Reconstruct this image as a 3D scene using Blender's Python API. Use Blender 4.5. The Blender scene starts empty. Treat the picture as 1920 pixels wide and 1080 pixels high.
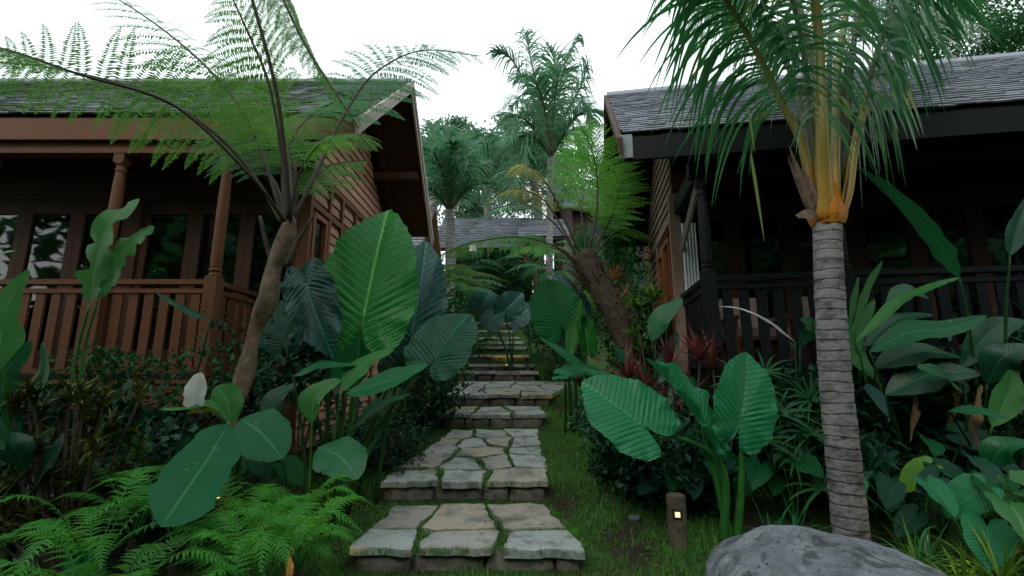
import bpy, bmesh, math, random
from mathutils import Vector, Matrix, noise
random.seed(7)
R = math.radians
V = Vector
sc = bpy.context.scene

# ------------------------------------------------------------------ camera
EYE = 1.25
PITCH = math.atan(0.182)
FPX = 853.0
cam_d = bpy.data.cameras.new("camera")
cam_d.sensor_width = 36.0
cam_d.lens = 16.0
cam_d.clip_start = 0.05
cam_d.clip_end = 500
cam = bpy.data.objects.new("camera", cam_d)
sc.collection.objects.link(cam)
cam.location = (0, 0, EYE)
cam.rotation_euler = (R(90) + PITCH, 0, 0)
sc.camera = cam

# ------------------------------------------------------------------ sky, sun, exposure
w = bpy.data.worlds.new("World")
sc.world = w
w.use_nodes = True
nt = w.node_tree
nt.nodes.clear()
wo = nt.nodes.new("ShaderNodeOutputWorld")
bg = nt.nodes.new("ShaderNodeBackground")
sky = nt.nodes.new("ShaderNodeTexSky")
sky.sky_type = 'NISHITA'
sky.sun_disc = False
sky.sun_elevation = R(35)
sky.sun_rotation = R(-150)
sky.dust_density = 6.0
sky.air_density = 1.0
mixw = nt.nodes.new("ShaderNodeMix")
mixw.data_type = 'RGBA'
mixw.inputs[0].default_value = 0.86          # overcast: a white cloud layer over the blue
mixw.inputs[7].default_value = (11.0, 12.2, 12.3, 1)
nt.links.new(sky.outputs[0], mixw.inputs[6])
nt.links.new(mixw.outputs[2], bg.inputs[0])
bg.inputs[1].default_value = 0.10
nt.links.new(bg.outputs[0], wo.inputs[0])

sun_d = bpy.data.lights.new("sun", 'SUN')
sun_d.energy = 0.5
sun_d.angle = R(20)
sun_d.color = (1, 0.97, 0.92)
sun = bpy.data.objects.new("sun", sun_d)
sc.collection.objects.link(sun)
sun.location = (0, 0, 30)
sun.rotation_euler = (R(50), 0, R(-30))
sc.view_settings.view_transform = 'Standard'
sc.view_settings.look = 'None'
sc.view_settings.exposure = 0.5
sc.view_settings.gamma = 1.0
try:
    sc.cycles.max_bounces = 6
    sc.cycles.transmission_bounces = 4
    sc.cycles.transparent_max_bounces = 6
    sc.cycles.use_denoising = True
except Exception:
    pass

# ------------------------------------------------------------------ placing helpers
SP, CP = math.sin(PITCH), math.cos(PITCH)
def P(px, py, Y):
    """world point seen at photograph pixel (px,py) at the distance Y along the path"""
    u = (px - 960) / FPX
    v = (540 - py) / FPX
    k = Y / (CP - v * SP)
    return V((u * k, Y, EYE + (SP + v * CP) * k))

def lerp_tab(tab, y):
    if y <= tab[0][0]: return tab[0][1]
    for (a, b), (c, d) in zip(tab, tab[1:]):
        if y <= c: return b + (d - b) * (y - a) / (c - a)
    return tab[-1][1]
def sstep(a, b, x):
    t = min(1, max(0, (x - a) / (b - a)))
    return t * t * (3 - 2 * t)
PROF = [(-5, 0), (2.4, -.02), (3.05, -.03), (3.3, .07), (3.9, .08), (4.2, .09), (4.4, .21), (6.4, .44), (6.8, .57), (7.6, .63), (7.9, .82), (8.9, .98),
        (9.8, 1.28), (10.6, 1.62), (12, 2.02), (15, 3.05), (20, 4.2), (30, 5.2), (80, 7)]
SIDE = [(-5, 0), (3.5, .05), (5, .2), (9, .5), (11, 1.1), (15, 2.7), (20, 4.1), (30, 5.2), (80, 7)]
PX = -0.3
def gz(x, y):
    t = sstep(1.3, 2.6, abs(x - PX))
    a = lerp_tab(PROF, y) * (1 - t) + lerp_tab(SIDE, y) * t
    b = noise.noise(V((x * .9, y * .9, 0))) * .06 * sstep(.7, 1.2, abs(x - PX))
    return a + b
def G(x, y, dz=0): return V((x, y, gz(x, y) + dz))
def GP(px, Y, dz=0): return G((px - 960) / FPX * Y / 1.05, Y, dz)

def cr(pts, n):
    """Catmull-Rom through the points, n+1 samples"""
    p = [V(q) for q in pts]
    p = [p[0] * 2 - p[1]] + p + [p[-1] * 2 - p[-2]]
    m = len(p) - 3
    out = []
    for i in range(n + 1):
        t = i / n * m
        k = min(int(t), m - 1)
        t -= k
        a, b, c, d = p[k:k + 4]
        out.append(0.5 * ((2 * b) + (c - a) * t + (2 * a - 5 * b + 4 * c - d) * t * t + (3 * b - a - 3 * c + d) * t ** 3))
    return out
def tang(c, i):
    a = c[max(0, i - 1)]; b = c[min(len(c) - 1, i + 1)]
    return (b - a).normalized()
def U(a, b): return random.uniform(a, b)

ORIG = {}
def link(o): sc.collection.objects.link(o)
def tag(o, label, cat, group=None, kind=None):
    if label: o['label'] = label
    if cat: o['category'] = cat
    if group: o['group'] = group
    if kind: o['kind'] = kind
    return o
def thing(name, label, cat, loc, group=None):
    o = bpy.data.objects.new(name, None)
    link(o)
    o.empty_display_size = .1
    o.location = loc
    ORIG[o.name] = V(loc)
    return tag(o, label, cat, group)

class MB:
    def __init__(s):
        s.v = []; s.f = []; s.uv = []
    def add(s, vs, fs, uvs=None):
        b = len(s.v)
        s.v.extend(vs)
        s.uv.extend(uvs if uvs else [(0, 0)] * len(vs))
        s.f.extend([tuple(i + b for i in f) for f in fs])
    def box(s, x0, x1, y0, y1, z0, z1, M=None):
        vs = [V((x, y, z)) for x in (x0, x1) for y in (y0, y1) for z in (z0, z1)]
        if M is not None: vs = [M @ q for q in vs]
        s.add(vs, [(0, 1, 3, 2), (4, 6, 7, 5), (0, 4, 5, 1), (2, 3, 7, 6), (0, 2, 6, 4), (1, 5, 7, 3)])
    def prism(s, poly, x0, x1, M=None):
        """poly in (y,z) extruded along local x"""
        n = len(poly)
        vs = [V((x0, a, b)) for a, b in poly] + [V((x1, a, b)) for a, b in poly]
        if M is not None: vs = [M @ q for q in vs]
        s.add(vs, [tuple(range(n)), tuple(range(2 * n - 1, n - 1, -1))] + [(i, (i + 1) % n, n + (i + 1) % n, n + i) for i in range(n)])
    def tube(s, c, r, n=7, cap=True, bump=None):
        if not callable(r):
            r0, r1 = (r if isinstance(r, tuple) else (r, r))
            r = lambda t, r0=r0, r1=r1: r0 + (r1 - r0) * t
        vs = []; uv = []
        m = len(c)
        up = V((0.13, 0.21, 1)).normalized()
        T0 = tang(c, 0)
        if abs(T0.dot(up)) > .9: up = V((1, .1, 0))
        S = T0.cross(up).normalized()
        ln = 0
        for i in range(m):
            T = tang(c, i)
            S = (S - T * S.dot(T)).normalized()
            Q = T.cross(S)
            rr = r(i / (m - 1))
            if i: ln += (c[i] - c[i - 1]).length
            for k in range(n):
                a = 2 * math.pi * k / n
                q = rr * (1 + (bump(i, k) if bump else 0))
                vs.append(c[i] + S * math.cos(a) * q + Q * math.sin(a) * q)
                uv.append((k / n, ln))
        fs = [(i * n + k, i * n + (k + 1) % n, (i + 1) * n + (k + 1) % n, (i + 1) * n + k) for i in range(m - 1) for k in range(n)]
        if cap: fs += [tuple(range(n - 1, -1, -1)), tuple((m - 1) * n + k for k in range(n))]
        s.add(vs, fs, uv)
    def lathe(s, base, prof, n=16, M=None):
        vs = []
        for r, z in prof:
            for k in range(n):
                a = 2 * math.pi * k / n
                q = V(base) + V((r * math.cos(a), r * math.sin(a), z))
                vs.append(M @ q if M is not None else q)
        m = len(prof)
        s.add(vs, [(i * n + k, i * n + (k + 1) % n, (i + 1) * n + (k + 1) % n, (i + 1) * n + k) for i in range(m - 1) for k in range(n)]
              + [tuple(range(n - 1, -1, -1)), tuple((m - 1) * n + k for k in range(n))])
    def build(s, name, mat, parent=None, smooth=False, origin=None, fix=False, link_=True):
        if parent is not None:
            o0 = ORIG[parent.name]
        else:
            o0 = V(origin) if origin is not None else V((0, 0, 0))
        me = bpy.data.meshes.new(name)
        me.from_pydata([tuple(q - o0) for q in s.v], [], s.f)
        uvl = me.uv_layers.new(name="UVMap")
        flat = []
        for f in s.f:
            for i in f: flat.extend(s.uv[i])
        uvl.data.foreach_set("uv", flat)
        if smooth: me.polygons.foreach_set("use_smooth", [True] * len(me.polygons))
        me.materials.append(mat)
        me.update()
        if fix:
            b = bmesh.new(); b.from_mesh(me)
            bmesh.ops.recalc_face_normals(b, faces=b.faces)
            b.to_mesh(me); b.free()
        o = bpy.data.objects.new(name, me)
        link(o)
        ORIG[o.name] = o0
        if parent is not None:
            o.parent = parent
        else:
            o.location = o0
        return o

# ------------------------------------------------------------------ materials
class NT:
    def __init__(s, name):
        s.m = bpy.data.materials.new(name)
        s.m.use_nodes = True
        s.t = s.m.node_tree
        s.t.nodes.clear()
    def n(s, typ, **kw):
        nd = s.t.nodes.new("ShaderNode" + typ)
        for k, val in kw.items():
            if k.startswith("i_"):
                key = k[2:]
                s.set(nd.inputs[int(key)] if key.isdigit() else nd.inputs[key.replace("_", " ")], val)
            else: setattr(nd, k, val)
        return nd
    def set(s, inp, val):
        if isinstance(val, bpy.types.NodeSocket): s.t.links.new(val, inp)
        elif isinstance(val, bpy.types.Node): s.t.links.new(val.outputs[0], inp)
        else: inp.default_value = val
    def math(s, op, a, b=0.0, c=None):
        nd = s.t.nodes.new("ShaderNodeMath"); nd.operation = op
        s.set(nd.inputs[0], a); s.set(nd.inputs[1], b)
        if c is not None: s.set(nd.inputs[2], c)
        return nd.outputs[0]
    def mix(s, f, a, b):
        nd = s.t.nodes.new("ShaderNodeMix"); nd.data_type = 'RGBA'
        s.set(nd.inputs[0], f)
        for i, q in ((6, a), (7, b)):
            s.set(nd.inputs[i], (*q, 1) if isinstance(q, tuple) and len(q) == 3 else q)
        return nd.outputs[2]
    def ramp(s, f, stops):
        nd = s.t.nodes.new("ShaderNodeValToRGB")
        s.set(nd.inputs[0], f)
        cr_ = nd.color_ramp
        while len(cr_.elements) < len(stops): cr_.elements.new(0.5)
        for e, (p, c) in zip(cr_.elements, stops):
            e.position = p
            e.color = (*c, 1) if isinstance(c, tuple) else (c, c, c, 1)
        return nd.outputs[0]
    def noise(s, scale, detail=3, vec=None, rough=.5, dist=0.0):
        nd = s.n("TexNoise"); nd.inputs["Scale"].default_value = scale
        nd.inputs["Detail"].default_value = detail; nd.inputs["Roughness"].default_value = rough
        nd.inputs["Distortion"].default_value = dist
        if vec is not None: s.set(nd.inputs["Vector"], vec)
        return nd.outputs[0]
    def pos(s, scale=None):
        g = s.n("NewGeometry").outputs["Position"]
        if scale is None: return g
        m = s.n("Mapping"); s.set(m.inputs[0], g); m.inputs["Scale"].default_value = scale
        return m.outputs[0]
    def bump(s, h, strength=.5, dist=.01):
        b = s.n("Bump"); b.inputs["Strength"].default_value = strength; b.inputs["Distance"].default_value = dist
        s.set(b.inputs["Height"], h)
        return b.outputs[0]
    def principled(s, col, rough=.6, spec=.5, nrm=None, metal=0.0, **kw):
        p = s.n("BsdfPrincipled")
        s.set(p.inputs["Base Color"], (*col, 1) if isinstance(col, tuple) else col)
        s.set(p.inputs["Roughness"], rough)
        p.inputs["Specular IOR Level"].default_value = spec
        p.inputs["Metallic"].default_value = metal
        if nrm is not None: s.set(p.inputs["Normal"], nrm)
        return p
    def out(s, sh):
        o = s.n("OutputMaterial")
        s.set(o.inputs[0], sh)
        return s.m

def leaf_mat(name, c1, c2, rough=.4, trans=.3, tcol=None, veins=None, spec=.4, spots=None, edge=None):
    """veins: ('ear',N,veincolour) | ('cross',freq,veincolour)"""
    s = NT(name)
    isl = s.n("NewGeometry").outputs["Random Per Island"]
    obr = s.n("ObjectInfo").outputs["Random"]
    nz = s.noise(6, 3, s.pos())
    f = s.math('ADD', s.math('MULTIPLY', isl, .5), s.math('MULTIPLY', nz, .5))
    f = s.math('ADD', f, s.math('MULTIPLY', s.math('SUBTRACT', obr, .5), .3))
    col = s.mix(f, c1, c2)
    nrm = None
    if spots:   # brown or yellow blemishes
        sp = s.ramp(s.noise(spots[1], 4, s.pos(), .6), [(spots[2], 0.0), (spots[2] + .07, 1.0)])
        col = s.mix(sp, col, spots[0])
    if veins:
        uv = s.n("UVMap"); sx = s.n("SeparateXYZ"); s.set(sx.inputs[0], uv.outputs[0])
        x = s.math('ABSOLUTE', sx.outputs[0]); y = sx.outputs[1]
        if veins[0] == 'ear':
            phi = s.math('MULTIPLY', s.math('SUBTRACT', y, s.math('MULTIPLY', x, .45)), float(veins[1]))
            fr = s.math('ABSOLUTE', s.math('SUBTRACT', s.math('FRACT', phi), .5))
            line = s.ramp(s.math('SUBTRACT', .5, fr), [(0.0, 1.0), (.03, .9), (.11, 0.0)])
            mid = s.ramp(x, [(0.010, 1.0), (.022, 0.0)])
            fine = s.noise(55, 2, uv.outputs[0])
            h = s.math('ADD', s.math('MULTIPLY', line, -.6), s.math('MULTIPLY', fine, .25))
            nrm = s.bump(h, .9, .012)
            v = s.math('MAXIMUM', s.math('MULTIPLY', line, .8), mid)
        else:
            cmb = s.n("CombineXYZ")
            s.set(cmb.inputs[0], s.math('MULTIPLY', x, 1.0)); s.set(cmb.inputs[1], s.math('MULTIPLY', s.math('SUBTRACT', y, s.math('MULTIPLY', x, .35)), float(veins[1])))
            st = s.n("TexNoise"); st.noise_dimensions = '2D'; s.set(st.inputs["Vector"], cmb.outputs[0]); st.inputs["Scale"].default_value = 1.0; st.inputs["Detail"].default_value = 3
            nrm = s.bump(st.outputs[0], .55, .006)
            mid = s.ramp(x, [(0.02, 1.0), (.05, 0.0)])
            v = s.math('MAXIMUM', s.math('MULTIPLY', s.ramp(st.outputs[0], [(.55, 0.0), (.75, 1.0)]), .25), mid)
        col = s.mix(v, col, veins[2])
        if edge:
            e = s.ramp(s.math('ADD', x, s.math('MULTIPLY', s.noise(9, 3, s.pos()), .25)), [(1.02, 0.0), (1.12, 1.0)])
            col = s.mix(e, col, edge)
    p = s.principled(col, rough, spec, nrm)
    tr = s.n("BsdfTranslucent")
    hs = s.n("HueSaturation"); s.set(hs.inputs["Color"], col); hs.inputs["Value"].default_value = 1.7; hs.inputs["Hue"].default_value = .485
    s.set(tr.inputs[0], hs.outputs[0])
    mx = s.n("MixShader"); mx.inputs[0].default_value = trans
    s.set(mx.inputs[1], p.outputs[0]); s.set(mx.inputs[2], tr.outputs[0])
    return s.out(mx.outputs[0])

def wood_mat(name, c1, c2, rough=.55, axis=(1, 1, 1), spec=.3, wear=None):
    s = NT(name)
    isl = s.n("NewGeometry").outputs["Random Per Island"]
    g = s.noise(9, 4, s.pos(axis), .6, .6)
    g2 = s.noise(2.2, 3, s.pos())
    f = s.math('ADD', s.math('MULTIPLY', g, .55), s.math('ADD', s.math('MULTIPLY', isl, .35), s.math('MULTIPLY', g2, .2)))
    col = s.ramp(f, [(.25, c1), (.8, c2)])
    if wear:
        col = s.mix(s.ramp(s.noise(5, 5, s.pos(axis), .7), [(.48, 0.0), (.68, .8)]), col, wear)
    p = s.principled(col, rough, spec, s.bump(g, .35, .004))
    return s.out(p.outputs[0])

def plain(name, col, rough=.6, spec=.3, nscale=8, var=.25, bump=.2, bdist=.01, c2=None):
    s = NT(name)
    nz = s.noise(nscale, 4, s.pos(), .6)
    c2 = c2 or tuple(q * (1 - var) for q in col)
    p = s.principled(s.ramp(nz, [(.3, c2), (.7, col)]), rough, spec, s.bump(nz, bump, bdist))
    return s.out(p.outputs[0])

GRAIN_X = (1.2, 9, 9)
M = {}
M['ear_bright'] = leaf_mat('ear_leaf_bright', (.006, .12, .018), (.014, .19, .03), .38, .25, veins=('ear', 15, (.16, .46, .12)), spec=.3)
M['ear_dark'] = leaf_mat('ear_leaf_dark', (.003, .04, .022), (.006, .065, .032), .42, .08, veins=('ear', 15, (.012, .10, .055)), spec=.2)
M['ear_blue'] = leaf_mat('ear_leaf_blue', (.006, .045, .042), (.012, .07, .06), .38, .06, veins=('ear', 15, (.05, .20, .16)), spec=.35)
M['ear_mid'] = leaf_mat('ear_leaf_mid', (.006, .145, .055), (.014, .20, .075), .4, .2, veins=('ear', 13, (.035, .27, .11)), spec=.35, spots=((.07, .11, .04), 9, .70))
M['ear_back'] = leaf_mat('ear_leaf_back', (.006, .085, .022), (.012, .13, .035), .5, .3, veins=('ear', 13, (.02, .08, .035)), spec=.15)
M['paddle'] = leaf_mat('paddle_leaf', (.006, .085, .032), (.016, .135, .045), .4, .2, veins=('cross', 14, (.05, .19, .08)), spec=.35, spots=((.16, .15, .05), 7, .69))
M['paddle_light'] = leaf_mat('paddle_leaf_light', (.025, .15, .035), (.06, .22, .055), .42, .35, veins=('cross', 14, (.12, .28, .10)), spec=.3, spots=((.20, .17, .06), 6, .68))
M['paddle_dark'] = leaf_mat('paddle_leaf_dark', (.004, .04, .018), (.009, .07, .03), .36, .1, veins=('cross', 14, (.03, .11, .06)), spec=.3)
M['paddle_edge'] = leaf_mat('paddle_leaf_edged', (.006, .075, .032), (.014, .11, .042), .5, .14, veins=('cross', 12, (.05, .17, .08)), edge=(.40, .38, .18), spec=.15, spots=((.10, .16, .05), 7, .66))
M['fern_bright'] = leaf_mat('ground_fern', (.025, .20, .022), (.09, .32, .04), .5, .35, spec=.2)
M['fern_tree'] = leaf_mat('tree_fern_green', (.03, .15, .018), (.10, .27, .035), .55, .5, spec=.2)
M['fern_back'] = leaf_mat('tree_fern_dull', (.03, .15, .06), (.07, .23, .09), .55, .4, spec=.2)
M['fern_yellow'] = leaf_mat('tree_fern_yellowing', (.16, .20, .03), (.26, .30, .05), .6, .5)
M['fern_lime'] = leaf_mat('tree_fern_lime', (.07, .27, .03), (.13, .36, .05), .55, .5)
M['fern_dead'] = leaf_mat('dead_fern', (.07, .05, .035), (.13, .09, .06), .8, .2)
M['palm'] = leaf_mat('palm_leaf', (.014, .10, .04), (.07, .24, .08), .32, .35, spots=((.26, .30, .06), 2.5, .62), spec=.5)
M['palm_far'] = leaf_mat('far_palm_leaf_hazed', (.04, .14, .075), (.10, .22, .12), .45, .3, spec=.25)  # paler grey-green than the near palm: distance haze put into the leaf colour
M['palm_yellow'] = leaf_mat('yellowing_palm_leaf', (.10, .18, .04), (.20, .26, .06), .45, .4)
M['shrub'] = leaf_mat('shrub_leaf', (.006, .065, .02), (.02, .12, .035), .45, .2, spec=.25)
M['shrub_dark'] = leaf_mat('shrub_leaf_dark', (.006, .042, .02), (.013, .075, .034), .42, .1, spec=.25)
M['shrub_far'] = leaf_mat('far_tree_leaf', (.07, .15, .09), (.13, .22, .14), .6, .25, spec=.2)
M['shrub_mid'] = leaf_mat('tree_leaf', (.014, .09, .03), (.04, .15, .05), .5, .3, spec=.2)
M['croton'] = leaf_mat('croton_leaf', (.008, .04, .01), (.12, .13, .015), .45, .1, spec=.25)
M['red'] = leaf_mat('cordyline_leaf', (.07, .02, .022), (.19, .06, .045), .42, .2, spec=.25)
M['orange'] = leaf_mat('bromeliad_leaf', (.25, .08, .03), (.38, .20, .06), .42, .25)
M['lime'] = leaf_mat('lime_leaf', (.05, .18, .02), (.14, .26, .035), .42, .3, spec=.25)
M['yellow'] = leaf_mat('yellow_leaf', (.30, .24, .03), (.42, .34, .06), .5, .3)
M['grass'] = leaf_mat('grass_blade', (.04, .17, .03), (.13, .30, .06), .55, .3, spec=.2)
M['dry'] = leaf_mat('dried_banana_leaf', (.10, .065, .03), (.24, .16, .08), .75, .3, veins=('cross', 14, (.2, .14, .07)), spec=.1)
M['white_leaf'] = leaf_mat('dry_white_leaf', (.42, .44, .40), (.55, .56, .52), .6, .3)
M['stalk'] = plain('green_stalk', (.035, .17, .03), .5, .25, 20, .4, .1)
M['stalk_dim'] = plain('dim_green_stalk', (.012, .06, .018), .5, .2, 20, .4, .1)
M['stalk_dark'] = plain('dark_frond_stalk', (.07, .055, .042), .7, .2, 20, .4, .3)
M['stalk_olive'] = plain('olive_frond_stalk', (.09, .10, .05), .6, .3, 20, .4, .3)

def bark(name, c1, c2, ring=0, rough=.85):
    s = NT(name)
    n1 = s.noise(14, 5, s.pos((1, 1, 2.2 if ring else 1)), .7)
    n2 = s.noise(3, 3, s.pos())
    f = s.math('ADD', s.math('MULTIPLY', n1, .7), s.math('MULTIPLY', n2, .3))
    h = n1
    if ring:
        uv = s.n("UVMap"); sx = s.n("SeparateXYZ"); s.set(sx.inputs[0], uv.outputs[0])
        ph = s.math('ADD', s.math('MULTIPLY', sx.outputs[1], float(ring)), s.math('MULTIPLY', s.noise(4, 3, s.pos()), .7))
        fr = s.math('FRACT', ph)
        dark = s.ramp(fr, [(0.0, 0.0), (.14, 1.0), (.9, .9), (1.0, 0.0)])
        str_ = s.noise(20, 4, s.pos((4, 4, .6)), .6)
        f = s.math('MULTIPLY', s.math('ADD', s.math('MULTIPLY', n1, .75), s.math('ADD', s.math('MULTIPLY', str_, .25), s.math('MULTIPLY', n2, .30))), s.math('ADD', s.math('MULTIPLY', dark, .4), .6))
        blot = s.ramp(s.noise(5, 5, s.pos((1.5, 1.5, 3)), .75, .5), [(.36, .62), (.56, 1.0)])
        f = s.math('MULTIPLY', f, blot)
        h = s.math('ADD', n1, s.math('MULTIPLY', dark, .5))
    p = s.principled(s.ramp(f, [(.28, c1), (.62, c2)]), rough, .2, s.bump(h, .7, .012))
    return s.out(p.outputs[0])
M['bark_palm'] = bark('palm_trunk_bark', (.02, .02, .02), (.22, .215, .21), 15)
M['bark_fern'] = bark('tree_fern_bark', (.012, .010, .007), (.21, .15, .105))
M['bark_rough'] = bark('rough_dark_bark', (.014, .011, .009), (.10, .075, .058))
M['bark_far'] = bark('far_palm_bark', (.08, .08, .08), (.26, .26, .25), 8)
M['post_wood'] = bark('bollard_wood', (.03, .022, .016), (.15, .12, .09))
M['crown_orange'] = bark('palm_boot_orange', (.06, .025, .01), (.55, .20, .012), 0, .6)
def petiole_mat():
    s = NT('palm_petiole')
    z = s.n("SeparateXYZ"); s.set(z.inputs[0], s.pos())
    f = s.math('ADD', z.outputs[2], s.math('MULTIPLY', s.noise(5, 3, s.pos()), .5))
    mr = s.n("MapRange"); s.set(mr.inputs[0], f); mr.inputs[1].default_value = 2.3; mr.inputs[2].default_value = 3.4
    col = s.ramp(mr.outputs[0], [(0, (.55, .20, .02)), (.25, (.34, .20, .025)), (1, (.16, .17, .03))])
    sp = s.ramp(s.noise(26, 3, s.pos()), [(.66, 0.0), (.72, .8)])
    p = s.principled(s.mix(sp, col, (.08, .05, .02)), .42, .4)
    return s.out(p.outputs[0])
M['petiole'] = petiole_mat()

M['wood_left'] = wood_mat('warm_stained_timber', (.08, .034, .017), (.21, .085, .042), .5, GRAIN_X, spec=.2)
M['wood_grey'] = wood_mat('weathered_timber', (.12, .085, .07), (.26, .19, .155), .65, GRAIN_X)
M['wood_frame'] = wood_mat('door_timber', (.12, .035, .014), (.30, .10, .04), .45, (9, 9, 1.2))
M['wood_siding_l'] = wood_mat('siding_left', (.22, .105, .07), (.55, .30, .205), .6, (9, 1.2, 9))
M['wood_siding_r'] = wood_mat('siding_right', (.13, .085, .065), (.30, .21, .165), .65, (9, 1.2, 9), wear=(.30, .25, .22))
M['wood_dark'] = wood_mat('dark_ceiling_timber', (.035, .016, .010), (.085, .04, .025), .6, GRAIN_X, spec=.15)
M['wood_black'] = wood_mat('black_painted_timber', (.003, .005, .0055), (.009, .013, .0135), .5, GRAIN_X, spec=.15)
M['wood_barge'] = wood_mat('barge_timber', (.32, .26, .23), (.46, .38, .34), .65, (9, 1.2, 9))
def shingles(name, c1, c2, moss=0.0):
    s = NT(name)
    isl = s.n("NewGeometry").outputs["Random Per Island"]
    nz = s.noise(3, 4, s.pos(), .6)
    col = s.mix(s.math('ADD', s.math('MULTIPLY', isl, .7), s.math('MULTIPLY', nz, .3)), c1, c2)
    if moss:
        m_ = s.ramp(s.noise(1.6, 5, s.pos(), .65), [(.56 - moss, 0.0), (.70 - moss, .85)])
        col = s.mix(m_, col, (.05, .10, .02))
    p = s.principled(col, .7, .3, s.bump(s.noise(40, 3, s.pos()), .3, .004))
    return s.out(p.outputs[0])
M['shingle_l'] = shingles('shingles_mossy', (.10, .12, .13), (.26, .29, .30), .14)
M['shingle_r'] = shingles('shingles_slate', (.10, .11, .13), (.27, .29, .34))
def glass_mat():
    s = NT('window_glass')
    g = s.n("BsdfGlossy"); g.inputs[0].default_value = (1, 1, 1, 1); g.inputs["Roughness"].default_value = .03
    t = s.n("BsdfTransparent"); t.inputs[0].default_value = (.75, .8, .8, 1)
    fr = s.n("Fresnel"); fr.inputs[0].default_value = 1.55
    f = s.math('ADD', s.math('MULTIPLY', fr.outputs[0], 1.0), .03)
    mx = s.n("MixShader"); s.set(mx.inputs[0], f); s.set(mx.inputs[1], t.outputs[0]); s.set(mx.inputs[2], g.outputs[0])
    return s.out(mx.outputs[0])
M['glass'] = glass_mat()
M['curtain_pale'] = plain('faded_blue_grey_paint', (.30, .34, .38), .6, .3, 9, .3, .2)
M['dim_pane'] = plain('dim_window_pane', (.015, .018, .018), .25, .3, 5, .1, .05)
M['curtain'] = plain('white_curtain', (.80, .84, .88), .8, .1, 5, .1, .1)
M['interior'] = plain('dark_room', (.03, .02, .016), .8, .1)
M['cushion'] = plain('beige_cushion', (.32, .25, .21), .85, .1)
M['metal_white'] = plain('white_plate', (.75, .75, .75), .5, .3, 5, .1)

def stone_mat():
    s = NT('flagstone')
    isl = s.n("ObjectInfo").outputs["Random"]
    n1 = s.noise(4, 6, s.pos(), .65)
    n2 = s.noise(22, 5, s.pos(), .6)
    base = s.ramp(isl, [(0, (.30, .34, .33)), (.3, (.40, .43, .42)), (.5, (.34, .33, .30)), (.66, (.40, .34, .26)), (.8, (.30, .28, .26)), (1, (.42, .45, .44))])
    dark = s.mix(s.ramp(n1, [(.36, 0.0), (.50, 1.0)]), (.16, .17, .165), base)
    br_ = s.ramp(s.noise(7, 4, s.pos(), .7, 1.0), [(.55, 0.0), (.68, .6)])
    dark = s.mix(br_, dark, (.24, .17, .10))
    col = s.mix(s.math('MULTIPLY', s.ramp(n2, [(.45, 0.0), (.7, 1.0)]), .35), dark, (.50, .51, .49))
    col = s.mix(s.ramp(s.noise(3.2, 5, s.pos(), .7), [(.57, 0.0), (.70, .7)]), col, (.06, .09, .03))
    p = s.principled(col, .62, .4, s.bump(s.math('ADD', n1, s.math('MULTIPLY', n2, .6)), 1.0, .03))
    return s.out(p.outputs[0])
M['stone'] = stone_mat()
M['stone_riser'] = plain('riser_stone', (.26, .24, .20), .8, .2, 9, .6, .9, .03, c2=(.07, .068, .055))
def boulder_mat():
    s = NT('boulder_rock')
    n1 = s.noise(5.5, 9, s.pos(), .75, .6)
    n2 = s.noise(38, 5, s.pos(), .65)
    n3 = s.noise(3.4, 7, s.pos(), .7, 2.0)
    col = s.ramp(n1, [(.34, (.09, .10, .115)), (.5, (.19, .21, .24)), (.66, (.31, .335, .37))])
    col = s.mix(s.ramp(n3, [(.52, 0.0), (.60, .8)]), col, (.035, .04, .045))
    col = s.mix(s.math('MULTIPLY', s.ramp(n2, [(.5, 0.0), (.75, 1.0)]), .35), col, (.10, .10, .11))
    pit = s.n('TexVoronoi'); pit.inputs['Scale'].default_value = 26; s.set(pit.inputs['Vector'], s.pos())
    pits = s.ramp(s.math('ADD', pit.outputs[0], s.math('MULTIPLY', n2, .5)), [(.28, 0.0), (.42, 1.0)])
    col = s.mix(pits, (.05, .055, .06), col)
    p = s.principled(col, .7, .35, s.bump(s.math('ADD', s.math('ADD', n1, n2), s.math('MULTIPLY', pits, .4)), .9, .03))
    return s.out(p.outputs[0])
M['boulder'] = boulder_mat()
def ground_mat():
    s = NT('garden_soil')
    n1 = s.noise(2.2, 6, s.pos(), .65)
    n2 = s.noise(35, 4, s.pos(), .6)
    soil = s.ramp(n2, [(.3, (.018, .018, .010)), (.7, (.05, .05, .026))])
    moss = s.ramp(n2, [(.3, (.022, .05, .012)), (.7, (.06, .12, .028))])
    col = s.mix(s.ramp(n1, [(.42, 0.0), (.56, 1.0)]), soil, moss)
    p = s.principled(col, .95, .1, s.bump(s.math('ADD', n1, n2), .8, .03))
    return s.out(p.outputs[0])
M['ground'] = ground_mat()
M['red_soil'] = plain('bare_red_soil', (.14, .07, .04), .95, .1, 25, .5, .8, .03)
def glow(name, col, st):
    s = NT(name)
    e = s.n("Emission"); e.inputs[0].default_value = (*col, 1); e.inputs[1].default_value = st
    return s.out(e.outputs[0])
M['lamp'] = glow('lamp_glow', (1, .72, .28), 3.0)
M['lamp_face'] = glow('bollard_window_glow', (1, .75, .42), 1.1)
M['lamp_body'] = plain('lamp_housing', (.03, .03, .03), .5, .4)

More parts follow.
